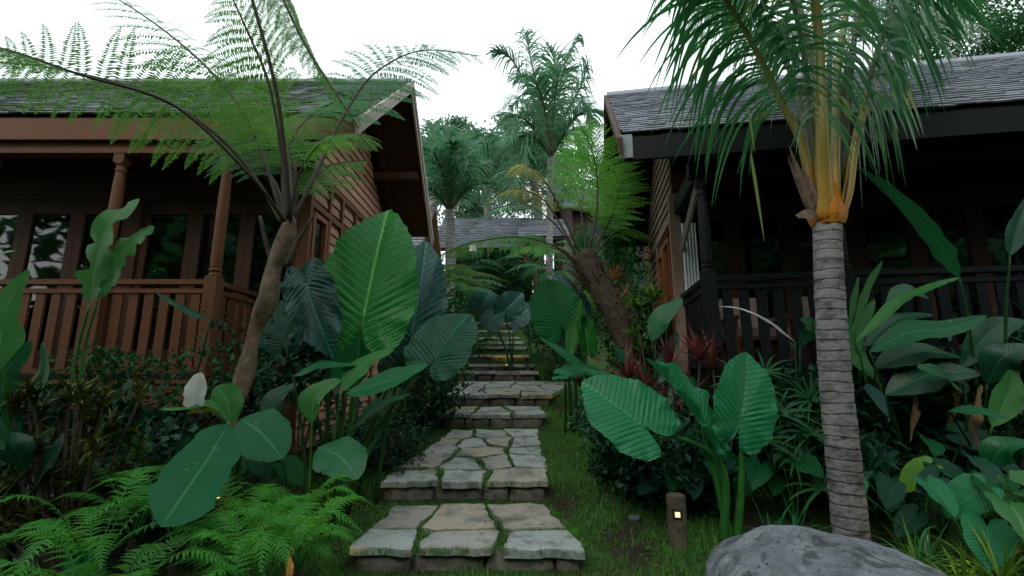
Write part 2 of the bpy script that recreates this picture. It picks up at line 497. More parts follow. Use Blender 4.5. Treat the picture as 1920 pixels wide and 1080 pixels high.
# ------------------------------------------------------------------ terrain
def build_ground():
    mb = MB()
    xs = [-60, -40, -25, -16, -11, -8] + [-6.5 + .25 * i for i in range(53)] + [8, 11, 16, 25, 40, 60]
    ys = [-40, -20, -10, -5, -2, 0] + [.5 + .2 * i for i in range(88)] + [19, 21, 24, 28, 34, 42, 60, 80, 120]
    for y in ys:
        for x in xs: mb.v.append(G(x, y))
    n = len(xs)
    mb.uv = [(0, 0)] * len(mb.v)
    mb.f = [(j * n + i, j * n + i + 1, (j + 1) * n + i + 1, (j + 1) * n + i) for j in range(len(ys) - 1) for i in range(n - 1)]
    o = mb.build('ground', M['ground'], smooth=True)
    tag(o, 'dark garden soil with moss climbing the slope between the two houses', None, kind='structure')
build_ground()

# ------------------------------------------------------------------ stone steps
def voronoi(seeds, rect, poly=None):
    x0, x1, y0, y1 = rect
    out = []
    for i, s in enumerate(seeds):
        p = [(x0, y0), (x1, y0), (x1, y1), (x0, y1)]
        for j, q in enumerate(seeds):
            if i == j: continue
            mx, my = (s[0] + q[0]) / 2, (s[1] + q[1]) / 2
            nx, ny = q[0] - s[0], q[1] - s[1]
            np_ = []
            for k in range(len(p)):
                a, b = p[k], p[(k + 1) % len(p)]
                da = (a[0] - mx) * nx + (a[1] - my) * ny
                db = (b[0] - mx) * nx + (b[1] - my) * ny
                if da <= 0: np_.append(a)
                if da * db < 0:
                    t = da / (da - db)
                    np_.append((a[0] + (b[0] - a[0]) * t, a[1] + (b[1] - a[1]) * t))
            p = np_
            if not p: break
        if len(p) >= 3: out.append(p)
    return out
def slab(mb, poly, zf, th, gap=.03, rough=.012):
    """one flagstone: rounded worn outline, bevelled rim, own thickness; zf(x,y) is its top"""
    n = len(poly)
    cx = sum(p[0] for p in poly) / n; cy = sum(p[1] for p in poly) / n
    ring = []
    for k in range(n):
        a, b = poly[k], poly[(k + 1) % n]
        ln = math.hypot(b[0] - a[0], b[1] - a[1])
        m = max(2, int(ln / .06))
        for i in range(m):
            t = i / m
            ring.append((a[0] + (b[0] - a[0]) * t, a[1] + (b[1] - a[1]) * t))
    # smooth corners
    for _ in range(0):
        ring = [((ring[k - 1][0] + 2 * ring[k][0] + ring[(k + 1) % len(ring)][0]) / 4, (ring[k - 1][1] + 2 * ring[k][1] + ring[(k + 1) % len(ring)][1]) / 4) for k in range(len(ring))]
    pts = []
    for x, y in ring:
        dx, dy = x - cx, y - cy
        d = math.hypot(dx, dy) or 1
        k = (d - gap * U(.7, 1.3)) / d
        nn = (noise.noise(V((x * 6, y * 6, cx))) * 2.2 + noise.noise(V((x * 19, y * 19, cx)))) * rough
        pts.append((cx + dx * k + dx / d * nn, cy + dy * k + dy / d * nn))
    m = len(pts)
    tz = U(-.008, .008); tx = U(-.02, .02); ty = U(-.015, .015)
    def zt(x, y): return zf(x, y) + tz + tx * (x - cx) + ty * (y - cy)
    vs = []
    for x, y in pts: vs.append(V((x, y, zt(x, y) - th)))
    for x, y in pts: vs.append(V((x, y, zt(x, y) - .007 + noise.noise(V((x * 20, y * 20, 3))) * .006)))
    for sc_, dz in ((.985, -.001), (.6, .0), (.25, .0)):
        for x, y in pts:
            X, Y_ = cx + (x - cx) * sc_, cy + (y - cy) * sc_
            vs.append(V((X, Y_, zt(X, Y_) + dz + noise.noise(V((X * 6, Y_ * 6, 9))) * .008)))
    vs.append(V((cx, cy, zt(cx, cy))))
    fs = []
    for r in range(4):
        for k in range(m):
            fs.append((r * m + k, r * m + (k + 1) % m, (r + 1) * m + (k + 1) % m, (r + 1) * m + k))
    for k in range(m): fs.append((4 * m + k, 4 * m + (k + 1) % m, 5 * m))
    fs.append(tuple(range(m - 1, -1, -1)))
    mb.add(vs, fs)
def rough_block(mb, x0, x1, y0, y1, z0, z1, j=.012, M_=None):
    nx, ny, nz = max(2, int((x1 - x0) / .07)), 2, 3
    b = bmesh.new()
    bmesh.ops.create_cube(b, size=1)
    bmesh.ops.subdivide_edges(b, edges=b.edges, cuts=3, use_grid_fill=True)
    vs = []
    c = V(((x0 + x1) / 2, (y0 + y1) / 2, (z0 + z1) / 2))
    for v_ in b.verts:
        q = v_.co.copy()
        l = V((abs(q.x), abs(q.y), abs(q.z)))
        e = sorted([l.x, l.y, l.z])
        k = 1 - .12 * max(0, e[1] - .3) / .2 - .06 * max(0, e[0] - .3) / .2
        q = V((q.x * (x1 - x0) * (1 - .06 * (1 - k) * 8), q.y * (y1 - y0) * k, q.z * (z1 - z0) * k))
        p_ = c + q
        p_ += V((noise.noise(p_ * 9), noise.noise(p_ * 9 + V((5, 0, 0))), noise.noise(p_ * 9 + V((0, 5, 0))))) * j
        vs.append(p_)
    b.verts.index_update()
    mb.add(vs, [tuple(v_.index for v_ in f.verts) for f in b.faces])
    b.free()

# front y, back y, tread z at front, at back, x left, x right (front), (back), seeds rows, bottom z
STEPS = [
    (3.10, 4.06, .15, .165, -1.05, .50, -1.0, .30, [(3.22, 3), (3.70, 3)], -.06, 'step at the near foot of the path, widest of all'),
    (4.22, 6.25, .295, .49, -1.20, .36, -.80, .36, [(4.42, 3), (4.82, 4), (5.2, 3), (5.6, 4), (5.98, 3)], .08, 'step second from the near end, with the longest tread'),
    (6.50, 7.45, .655, .70, -1.00, .50, -.95, .45, [(6.7, 3), (7.15, 3)], .50, 'step third from the near end, just below the landing'),
    (7.65, 9.0, .86, 1.05, -1.10, .68, -1.0, 1.2, [(7.8, 3), (8.15, 3), (8.5, 4), (8.85, 4)], .68, 'landing, broad and branching to the right'),
    (9.05, 9.6, 1.235, 1.24, -1.12, .52, -1.1, .5, [(9.3, 4)], 1.03, 'step, first above the flagged landing'),
    (9.62, 10.15, 1.385, 1.39, -.9, .45, -.9, .45, [(9.85, 4)], 1.22, 'step, second above the flagged landing'),
    (10.2, 10.75, 1.60, 1.61, -1.0, .38, -1.0, .38, [(10.45, 3)], 1.38, 'step, third above the flagged landing'),
    (10.8, 11.35, 1.81, 1.82, -1.05, .36, -1.0, .36, [(11.05, 3)], 1.60, 'step, fourth above the flagged landing'),
    (11.4, 11.95, 1.97, 1.98, -1.1, .32, -1.1, .32, [(11.65, 3)], 1.80, 'step, fifth above the flagged landing'),
    (12.0, 12.6, 2.13, 2.14, -1.1, .22, -1.1, .22, [(12.3, 3)], 1.96, 'step, sixth above the landing, where fern fronds hang over'),
    (12.7, 13.3, 2.36, 2.37, -1.1, .1, -1.1, .1, [(13.0, 3)], 2.1, 'third step from the top of the stairs, dim under the ferns'),
    (13.5, 14.1, 2.68, 2.69, -1.1, .05, -1.1, .05, [(13.8, 3)], 2.3, 'step next below the topmost one of the stairs'),
    (14.3, 15.0, 3.0, 3.0, -1.1, .05, -1.1, .05, [(14.6, 3)], 2.6, 'topmost visible step of the stairs, small in the distance'),
]
SLABS = []
def build_steps():
    for (y0, y1, z0, z1, xl, xr, xlb, xrb, rows, zb, lab) in STEPS:
        st = thing('stone_step', 'flagstone ' + lab, 'stone step', (PX, y0, z0 - .08), 'stone steps climbing the garden path')
        zf = lambda x, y: z0 + (z1 - z0) * (y - y0) / (y1 - y0)
        seeds = []
        for ry, n in rows:
            t = (ry - y0) / (y1 - y0)
            a, b = xl + (xlb - xl) * t, xr + (xrb - xr) * t
            off = U(-.3, .3)
            for k in range(n):
                seeds.append((a + (b - a) * (k + .5 + U(-.2, .2)) / n, ry + U(-.09, .09)))
        X0, X1 = min(xl, xlb), max(xr, xrb)
        for p in voronoi(seeds, (X0, X1, y0, y1)):
            q = []
            for x, y in p:
                t = (y - y0) / (y1 - y0)
                a, b = xl + (xlb - xl) * t, xr + (xrb - xr) * t
                x = min(max(x, a + U(0, .02)), b - U(0, .02))
                if y < y0 + .001: y += U(-.03, .02)
                q.append((x, y))
            mb = MB()
            slab(mb, q, zf, (.045 if y0 < 5 else .05) + U(0, .012), (.03 if y0 < 7 else .018) if y1 < 9.02 else .008, .016)
            SLABS.append(q)
            mb.build('flagstone', M['stone'], st, smooth=False, fix=True)
        x = xl + .06
        while x < xr - .1:
            wdt = U(.22, .48)
            if xr - .06 - (x + wdt) < .12: wdt = xr - .06 - x
            mb = MB()
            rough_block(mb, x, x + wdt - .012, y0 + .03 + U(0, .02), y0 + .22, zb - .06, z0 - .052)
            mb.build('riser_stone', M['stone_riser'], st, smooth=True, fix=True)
            x += wdt
build_steps()

# ------------------------------------------------------------------ leaf builders
EAR = [(0, 1), (7, .94), (16, .86), (28, .79), (42, .72), (58, .64), (75, .575), (92, .545), (112, .53), (132, .51), (150, .46), (163, .36), (172, .2), (177, .06)]
def ear(mb, A, T, W, nrm, ribs=15, amp=.016, cup=.12, droop=.15, wav=.015, res=1.0, lobe=1.0, ph=None):
    A = V(A); T = V(T)
    L = (T - A).length
    Y = (T - A) / L
    Z = V(nrm); Z = (Z - Y * Z.dot(Y)).normalized()
    X = Y.cross(Z)
    M_ = max(8, int(52 * res)); J = max(4, int(14 * res))
    ph = U(0, 6) if ph is None else ph
    vs = [A]; uv = [(0, 0)]
    sx = W / (.55 * L)
    for i in range(-M_, M_ + 1):
        th = i / M_ * 177
        r = lerp_tab(EAR, abs(th)); a = R(th)
        r *= 1 + .02 * math.sin(th * .11 + ph) + .012 * math.sin(th * .75 + ph)
        for j in range(1, J + 1):
            q = (j / J) ** .85 * r
            x = q * math.sin(a); y = q * math.cos(a) * (lobe if math.cos(a) < 0 else 1)
            ax = abs(x)
            phi = (y - .45 * ax) * ribs
            z = amp * 1.5 * abs(math.sin(math.pi * phi)) ** .8 * min(1, ax * 5)
            z += cup * ax * (1 - .6 * ax) - droop * y * y * (1 if y > 0 else 1.6)
            z += wav * 1.5 * math.sin(R(th) * 9 + ph) * (j / J) ** 3 + wav * .7 * math.sin(R(th) * 17 + ph * 2) * (j / J) ** 4
            z -= .012 * math.exp(-ax / .02)
            vs.append(A + (X * (x * sx) + Y * y + Z * z) * L)
            uv.append((x, y))
    fs = []
    for i in range(2 * M_):
        b = 1 + i * J; c = b + J
        fs.append((0, c, b))
        for j in range(J - 1): fs.append((b + j, c + j, c + j + 1, b + j + 1))
    mb.add(vs, fs, uv)

def paddle(mb, pts, W, nrm, fold=.25, wav=.08, n=26, m=5, rag=.10, twist=0.0, tip=.6, bs=.35, ph=None):
    """broad blade along a curve; fold>0 lifts the edges"""
    c = cr(pts, n)
    ph = U(0, 9) if ph is None else ph
    L = sum((c[i + 1] - c[i]).length for i in range(n))
    vs = []; uv = []
    for i in range(n + 1):
        t = i / n
        T = tang(c, i)
        Z = V(nrm)
        if twist: Z = Matrix.Rotation(twist * t, 3, T) @ Z
        Z = (Z - T * Z.dot(T)).normalized()
        X = T.cross(Z)
        prof = max(0.0, math.sin(math.pi * (t ** (.8)))) ** .01 * (min(1, t / bs) ** .65) * (max(0, min(1, (1 - t) / tip)) ** .55)
        if 0 < t < 1: prof = max(prof, .04)
        for k in range(-m, m + 1):
            s = k / m
            wd = W * prof
            if rag: wd *= 1 - rag * max(0, noise.noise(V((t * 11, (1 if k > 0 else -1) * 3.3, ph)))) * 2 * abs(s)
            z = fold * abs(s) * wd * (1 - .35 * abs(s)) - abs(s) ** 2 * 0 + wav * wd * math.sin(t * 13 + ph + (1.7 if k > 0 else 0)) * s * s
            vs.append(c[i] + X * s * wd + Z * z)
            uv.append((s, t * L / max(W, .01)))
    q = 2 * m + 1
    mb.add(vs, [(i * q + k, i * q + k + 1, (i + 1) * q + k + 1, (i + 1) * q + k) for i in range(n) for k in range(q - 1)], uv)

def frond(mb, ms, pts, nrm, Lp, n=26, t0=.3, sub=16, pl=.04, droop=.25, ang=68, sr=(.009, .003), full=.3, dens=1.0, tipl=.12, nseg=40):
    """tripinnate-looking fern frond: rachis, side branches, leaflets"""
    c = cr(pts, nseg)
    if ms is not None: ms.tube(c, sr, 6)
    Gv = V((0, 0, -1))
    for i in range(n):
        u = (i + .5) / n
        t = t0 + (1 - t0) * u
        fi = t * nseg; k = min(int(fi), nseg - 1)
        B = c[k].lerp(c[k + 1], fi - k)
        T = tang(c, k)
        Z = V(nrm); Z = (Z - T * Z.dot(T)).normalized(); S = T.cross(Z)
        if u < full: pr = .55 + .45 * math.sin(u / full * math.pi / 2)
        else: pr = max(tipl, (1 - ((u - full) / (1 - full)) ** 1.6))
        for sd in (-1, 1):
            if U(0, 1) > dens: continue
            a = R(ang * (1 - .35 * u) + U(-9, 9))
            L = Lp * pr * U(.8, 1.08)
            D = (S * sd * math.sin(a) + T * math.cos(a) + Z * .06).normalized()
            ns = max(4, int(sub * (.45 + .55 * pr)))
            st = L / ns
            p = B.copy(); prev = p
            dr = droop * U(.8, 1.25)
            for j in range(ns):
                s = (j + .5) / ns
                d = (D + Gv * dr * 2 * s).normalized()
                q = Z.cross(d)
                if q.length < .05: q = S.copy()
                q.normalize()
                wl = pl * (pr ** .5) * ((1 - s ** 2.2) * .92 + .08) * (.75 if j == 0 else 1)
                wd = st * .46
                for g in (-1, 1):
                    e = (q * g + d * U(.25, .5) - Z * U(.05, .3)).normalized() * wl * U(.72, 1.08)
                    mid = p + e * .4
                    mb.add([p, mid - d * wd, p + e, mid + d * wd * .9], [(0, 1, 2, 3)], [(0, 0)] * 4)
                pn = p + d * st
                w_ = q * .0016
                mb.add([p - w_, p + w_, pn + w_ * .6, pn - w_ * .6], [(0, 1, 2, 3)])
                p = pn

def strip(mb, p, D, L, w, droop, side, seg=5, fold=.0, gravity=V((0, 0, -1)), tipw=.05, prof=None):
    """narrow strap leaf that bends under gravity"""
    vs = []; uv = []
    st = L / seg
    p = V(p); D = V(D).normalized()
    for j in range(seg + 1):
        s = j / seg
        d = (D + gravity * droop * 2 * s).normalized()
        q = (side - d * side.dot(d))
        if q.length < .01: q = V((d.y, -d.x, .1))
        q.normalize()
        ww = w * (prof(s) if prof else (min(1, .45 + s * 2.5) * max(tipw, 1 - s ** 2.5)))
        up = q.cross(d)
        if fold:
            vs += [p - q * ww, p + up * fold * ww, p + q * ww]
            uv += [(-1, s), (0, s), (1, s)]
        else:
            vs += [p - q * ww, p + q * ww]; uv += [(-1, s), (1, s)]
        p = p + d * st
    k = 3 if fold else 2
    fs = []
    for j in range(seg):
        for i in range(k - 1): fs.append((j * k + i, j * k + i + 1, (j + 1) * k + i + 1, (j + 1) * k + i))
    mb.add(vs, fs, uv)

def palm_frond(mb, ms, pts, nrm, Ll, n=40, t0=.22, w=.018, droop=.8, ang=60, sr=(.02, .006), seg=5, nseg=30, lift=.25, jit=.12, full=.25):
    c = cr(pts, nseg)
    if ms is not None: ms.tube(c, sr, 7)
    for i in range(n):
        u = (i + .5) / n
        t = t0 + (1 - t0) * u
        fi = t * nseg; k = min(int(fi), nseg - 1)
        B = c[k].lerp(c[k + 1], fi - k)
        T = tang(c, k)
        Z = V(nrm); Z = (Z - T * Z.dot(T)).normalized(); S = T.cross(Z)
        pr = (.55 + .45 * min(1, u / full)) * (1 - .6 * max(0, (u - .55) / .45) ** 1.5)
        for sd in (-1, 1):
            a = R(ang * (1 - .5 * u) + U(-8, 8))
            D = S * sd * math.sin(a) + T * math.cos(a) + Z * lift + V((U(-1, 1), U(-1, 1), U(-1, 1))) * jit
            strip(mb, B, D, Ll * pr * U(.75, 1.1), w * U(.75, 1.1), droop * U(.35, 1.6), T, seg)

def cloud(mb, c, r, n, ll, lw, up=.3, clumps=8, cl=.38, seed=0, shell=.5, flat=0.0):
    """leaf cloud: leaves gathered in clumps within an ellipsoid, with gaps between"""
    cs = []
    for _ in range(clumps):
        while True:
            q = V((U(-1, 1), U(-1, 1), U(-1, 1)))
            if shell < q.length < 1: break
        cs.append((V((q.x * r[0], q.y * r[1], q.z * r[2])), U(.6, 1.2)))
    for i in range(n):
        q, k = cs[i % clumps]
        o = V((random.gauss(0, 1), random.gauss(0, 1), random.gauss(0, 1) * (1 - flat))) * cl * .5 * k
        p = V(c) + q + V((o.x * r[0], o.y * r[1], o.z * r[2]))
        d = (V((U(-1, 1), U(-1, 1), U(-1, 1) + up)) + o.normalized() * .6).normalized()
        s = d.cross(V((U(-.4, .4), U(-.4, .4), 1))).normalized()
        L = ll * U(.6, 1.2); w_ = lw * U(.7, 1.15)
        nn = s.cross(d)
        mb.add([p, p + d * L * .45 - s * w_ + nn * w_ * .3, p + d * L - nn * L * .12, p + d * L * .45 + s * w_ + nn * w_ * .3], [(0, 1, 2), (0, 2, 3)])
    return cs

def stalk(mb, pts, r=(.016, .008), n=14, k=8):
    mb.tube(cr(pts, n), r, k)

CAMN = V((0, -1, .25))   # towards the viewer's side of the garden

# ------------------------------------------------------------------ houses
def frame(O, yaw, mirror):
    a = R(yaw)
    r = V((math.cos(a), -math.sin(a), 0)); d = V((math.sin(a), math.cos(a), 0))
    if mirror: r = -r
    m = Matrix(((r.x, d.x, 0, O[0]), (r.y, d.y, 0, O[1]), (0, 0, 1, 0), (0, 0, 0, 1)))
    return m

def roof_slope(mb, F, x0, x1, y0, z0, y1, z1, sw=.16, ex=.105, th=.016, ln=.2):
    """courses of separate shingles from (y0,z0) eave to (y1,z1) ridge"""
    dy, dz = y1 - y0, z1 - z0
    L = math.hypot(dy, dz); ty, tz = dy / L, dz / L
    sgn = 1 if dy > 0 else -1
    ny, nz_ = -tz * sgn, abs(ty)
    rows = int(L / ex)
    for r_ in range(rows + 1):
        s0 = r_ * ex
        x = x0 - U(0, sw)
        while x < x1:
            w_ = sw * U(.7, 1.25)
            a, b = max(x, x0), min(x + w_ - .006, x1)
            x += w_
            if b - a < .02: continue
            j = U(-.012, .012); h = U(-.004, .006)
            s1 = min(s0 + ln, L)
            lo = th * 1.9 + h; hi = th * .6
            vs = []
            for X in (a, b):
                for (s_, o_) in ((s0 + j, lo), (s0 + j, lo - th), (s1, hi), (s1, hi - th)):
                    vs.append(F @ V((X, y0 + ty * s_ + ny * o_, z0 + tz * s_ + nz_ * o_)))
            mb.add(vs, [(0, 4, 6, 2), (1, 3, 7, 5), (0, 1, 5, 4), (0, 2, 3, 1), (4, 5, 7, 6)])

def house(name, label, O, yaw, mirror, eave, ridge, run, length, wall_x, post_x, post_y, back_y, deck, rail, mm, win, post_xs, fascia_h, bal_w=.045):
    F = frame(O, yaw, mirror)
    base = F @ V((wall_x, back_y, 0)); base.z = gz(base.x, base.y)
    h = thing(name, label, 'house', base)
    def part(nm, mat, fn, parent=None, smooth=False, lab=None):
        mb = MB(); fn(mb)
        o = mb.build(nm, M[mat], parent or h, smooth=smooth, fix=True)
        if lab: o['label'] = lab
        return o
    rear = 2 * run
    sl = (ridge - eave) / run
    # roof
    def roof_core(mb):
        t = .07
        mb.prism([(0, eave - t), (run, ridge - t), (rear, eave - t), (rear, eave), (run, ridge), (0, eave)], .03, length, F)
    roof = part('roof', mm['soffit'], roof_core)
    part('shingles', mm['shingle'], lambda mb: (roof_slope(mb, F, 0, length, -.03, eave, run, ridge), roof_slope(mb, F, 0, length, rear + .03, eave, run, ridge, .4, .3, .016, .4)), roof)
    part('ridge_cap', mm['shingle'], lambda mb: mb.prism([(run - .14, ridge - .09), (run, ridge + .035), (run + .14, ridge - .09), (run + .14, ridge - .06), (run, ridge + .075), (run - .14, ridge - .06)], -.01, length, F), roof)
    bh = .17
    for nm_, (ya, za, yb, zb) in (('f', (-.12, eave - .12 * sl, run, ridge)), ('r', (rear + .12, eave - .12 * sl, run, ridge))):
        part('barge_board', mm['barge'], lambda mb: (mb.prism([(ya, za - bh), (yb, zb - bh), (yb, zb + .02), (ya, za + .02)], -.03, .0, F),
                                                     mb.prism([(ya, za - bh * .45), (yb, zb - bh * .45), (yb, zb + .03), (ya, za + .03)], -.055, -.03, F)), roof)
    def rafters(mb):
        for i in range(1, int(length / .6)):
            x = i * .6
            for a, b in ((0.04, run), (rear - .04, run)):
                za, zb = eave - .075, ridge - .075
                mb.prism([(a, za - .1), (b, zb - .1), (b, zb), (a, za)], x, x + .05, F)
        for yy in (run * .5, run * 1.5):
            z = eave + (ridge - eave) * .5
            mb.box(.05, wall_x, yy - .05, yy + .05, z - .26, z - .12, F)
    part('rafters', mm['soffit'], rafters, roof)
    # fascia beam + header over the verandah
    part('fascia', mm['fascia'], lambda mb: (mb.box(.02, length, -.02, .02, eave - fascia_h, eave - .03, F)), roof)
    part('header_beam', mm['beam'], lambda mb: (mb.box(post_x - .12, length, post_y - .06, post_y + .06, eave - fascia_h - .12, eave - fascia_h + .04, F),
                                                mb.box(post_x - .06, post_x + .06, post_y - .1, back_y, eave - fascia_h - .115, eave - fascia_h + .035, F)))
    # verandah ceiling
    part('verandah_ceiling', mm['soffit'], lambda mb: mb.box(post_x - .05, length, .05, back_y, eave - fascia_h + .05, eave - fascia_h + .08, F))
    # deck
    part('deck', mm['deck'], lambda mb: ([mb.box(post_x - .1, length, post_y - .08 + i * .125, post_y - .08 + i * .125 + .115, deck - .03, deck, F) for i in range(int((back_y - post_y) / .125) + 1)],
                                         mb.box(post_x - .08, length, post_y - .06, post_y - .02, deck - .25, deck - .032, F),
                                         mb.box(post_x - .08, post_x - .04, post_y - .02, back_y, deck - .25, deck - .032, F)))
    def piers(mb):
        for x in [post_x + .05] + [post_x + 1.3 * i for i in range(1, 5)]:
            q = F @ V((x, post_y + .1, 0))
            zz = gz(q.x, q.y) - .1
            m2 = MB(); m2.box(x - .07, x + .07, post_y + .03, post_y + .17, zz, deck - .034, F)
            m2.build('deck_pier', M[mm['deck']], h, fix=True)
    piers(None)
    # turned posts
    hb = eave - fascia_h - .12
    for i, px_ in enumerate(post_xs):
        def post(mb):
            s_ = .062
            mb.box(px_ - s_, px_ + s_, post_y - s_, post_y + s_, deck - .28, rail + .03, F)
            H = hb - rail - .03
            prof = [(.062, 0), (.064, .02), (.05, .035), (.05, .05), (.062, .06), (.062, .075), (.048, .09), (.055, .11), (.056, .5 * H), (.050, H - .32), (.044, H - .2), (.052, H - .19), (.052, H - .17), (.043, H - .155), (.043, H - .13), (.058, H - .115), (.058, H - .1)]
            mb.lathe(V((px_, post_y, rail + .03)), prof, 16, F)
            mb.box(px_ - .055, px_ + .055, post_y - .055, post_y + .055, hb - .1, hb + .0, F)
        part('verandah_post', mm['post'], post)
    # railing
    rl = thing_part(h, 'railing')
    xs_end = length
    def rails(mb):
        for z0, z1, t in ((rail - .05, rail, .05), (rail - .135, rail - .09, .025), (deck + .06, deck + .11, .025)):
            mb.box(post_x + .062, xs_end, post_y - t, post_y + t, z0, z1, F)
            mb.box(post_x - t, post_x + t, post_y + .062, back_y, z0 - .003, z1 - .003, F)
    part('railing', mm['rail'], rails)
    step = bal_w * 2 + .065
    x = post_x + .16
    cnt = 0
    while x < post_x + 4.6 and cnt < 40:
        part('baluster', mm['rail'], lambda mb: mb.box(x - bal_w, x + bal_w, post_y - .012, post_y + .012, deck + .11, rail - .135, F))
        x += step; cnt += 1
    y = post_y + .16
    while y < back_y - .05:
        part('baluster', mm['rail'], lambda mb: mb.box(post_x - .012, post_x + .012, y - bal_w, y + bal_w, deck + .107, rail - .138, F))
        y += step
    # gable wall of lapped boards
    wy0, wy1 = back_y, rear - .35
    zb = deck - .8
    belt = win['belt']
    def wallboards(mb):
        bhh = .135
        z = zb
        while z < ridge:
            za, zb_ = z, z + bhh - .008
            lim = (zb_ - (eave - .08)) / sl
            a, b = max(wy0, lim), min(wy1, rear - lim)
            z += bhh
            if b - a < .05: continue
            segs = [(a, b)]
            for (p0, p1, q0, q1) in win['open']:
                if zb_ > q0 and za < q1:
                    ns = []
                    for (s0, s1) in segs:
                        if p0 > s0: ns.append((s0, min(s1, p0)))
                        if p1 < s1: ns.append((max(s0, p1), s1))
                    segs = [q for q in ns if q[1] - q[0] > .02]
            for (s0, s1) in segs:
                vs = [F @ V(q) for q in ((wall_x - .028, s0, za), (wall_x - .028, s1, za), (wall_x - .006, s1, zb_), (wall_x - .006, s0, zb_),
                                         (wall_x + .012, s0, za), (wall_x + .012, s1, za), (wall_x + .012, s1, zb_), (wall_x + .012, s0, zb_))]
                mb.add(vs, [(0, 1, 2, 3), (4, 7, 6, 5), (0, 4, 5, 1), (2, 6, 7, 3), (0, 3, 7, 4), (1, 5, 6, 2)])
    part('gable_wall', mm['siding'], wallboards)
    def lining(mb):
        mb.box(wall_x + .02, wall_x + .06, wy0, win['open'][0][0], zb, ridge - .9 - .0, F) if win['open'][0][0] > wy0 + .03 else None
        o = win['open'][0]
        mb.box(wall_x + .02, wall_x + .06, win['open'][-1][1], wy1, zb, eave, F)
        mb.prism([(wy0, o[3] + .02), (wy1, o[3] + .02), (wy1, eave - .1), (run, ridge - .12), (wy0, min(ridge - .12, eave - .1 + wy0 * sl))], wall_x + .02, wall_x + .06, F)
        # other walls
        mb.box(wall_x + .02, length, wy1, wy1 + .05, zb, eave + .2, F)
        mb.box(length - .05, length, wy0, wy1, zb, eave + .2, F)
        mb.box(wall_x + .06, length - .05, wy0 + .06, wy1, deck - .05, deck, F)
    part('inner_wall', 'interior', lining)
    def studs(mb):
        for z in belt: mb.box(wall_x - .055, wall_x - .03, wy0, wy1, z, z + .07, F)
        for y in win['studs']: mb.box(wall_x - .053, wall_x - .03, y, y + .07, zb, belt[-1], F)
        mb.box(wall_x - .06, wall_x + .07, wy0 - .07, wy0, zb - .2, eave - .1 + wy0 * sl * .0, F)
    part('wall_frame', mm['frame'], studs)
    for (p0, p1, q0, q1) in win['open']:
        def wf(mb):
            t = .06
            mb.box(wall_x - .065, wall_x + .02, p0, p0 + t, q0, q1, F); mb.box(wall_x - .065, wall_x + .02, p1 - t, p1, q0, q1, F)
            mb.box(wall_x - .063, wall_x + .02, p0 + t, p1 - t, q0, q0 + t, F); mb.box(wall_x - .063, wall_x + .02, p0 + t, p1 - t, q1 - t, q1, F)
        o = part('window', mm['winframe'], wf)
        part('pane', 'glass', lambda mb: mb.box(wall_x - .02, wall_x - .012, p0 + .06, p1 - .06, q0 + .06, q1 - .06, F), o)
        if win['curtain']: curtain_part(o, F, wall_x + .075, p0 + .02, p1 - .02, q0, q1, True)
    # glazed wall at the back of the verandah
    topz = eave - fascia_h - .1
    gt = deck + 2.05
    def upper(mb):
        mb.box(wall_x + .0, length, back_y - .0, back_y + .05, gt, topz + .2, F)
        for k in range(4): mb.box(wall_x, length, back_y - .02, back_y - .002, gt + .06 + k * .13, gt + .18 + k * .13, F)
    part('upper_wall', mm['back'], upper)
    x = wall_x + .08
    k = 0
    while x < post_x + 4.4:
        w_ = .62
        def leafd(mb):
            t = .085
            mb.box(x, x + t, back_y - .02, back_y + .04, deck, gt, F); mb.box(x + w_ - t, x + w_, back_y - .02, back_y + .04, deck, gt, F)
            mb.box(x + t, x + w_ - t, back_y - .018, back_y + .038, deck, deck + .32, F); mb.box(x + t, x + w_ - t, back_y - .018, back_y + .038, gt - .12, gt, F)
        d = part('glazed_door', mm['back'], leafd)
        part('pane', 'glass', lambda mb: mb.box(x + .085, x + w_ - .085, back_y + .006, back_y + .014, deck + .32, gt - .12, F), d)
        if k % 3 == 2:
            part('wall_post', mm['back'], lambda mb: mb.box(x + w_ + .004, x + w_ + .15, back_y - .05, back_y + .07, deck - .1, gt, F))
            x += .154
        x += w_ + .004; k += 1
    return h, F

def thing_part(h, nm): return None
def curtain_part(parent, F, x, y0, y1, z0, z1, along_y):
    mb = MB()
    n = 40
    vs = []
    for i in range(n + 1):
        t = i / n
        o = .02 * math.sin(t * 30)
        for z in (z0, z1):
            vs.append(F @ (V((x + o, y0 + (y1 - y0) * t, z)) if along_y else V((y0 + (y1 - y0) * t, x + o, z))))
    mb.add(vs, [(2 * i, 2 * i + 2, 2 * i + 3, 2 * i + 1) for i in range(n)])
    return mb.build('curtain', M['curtain'], parent, smooth=True)

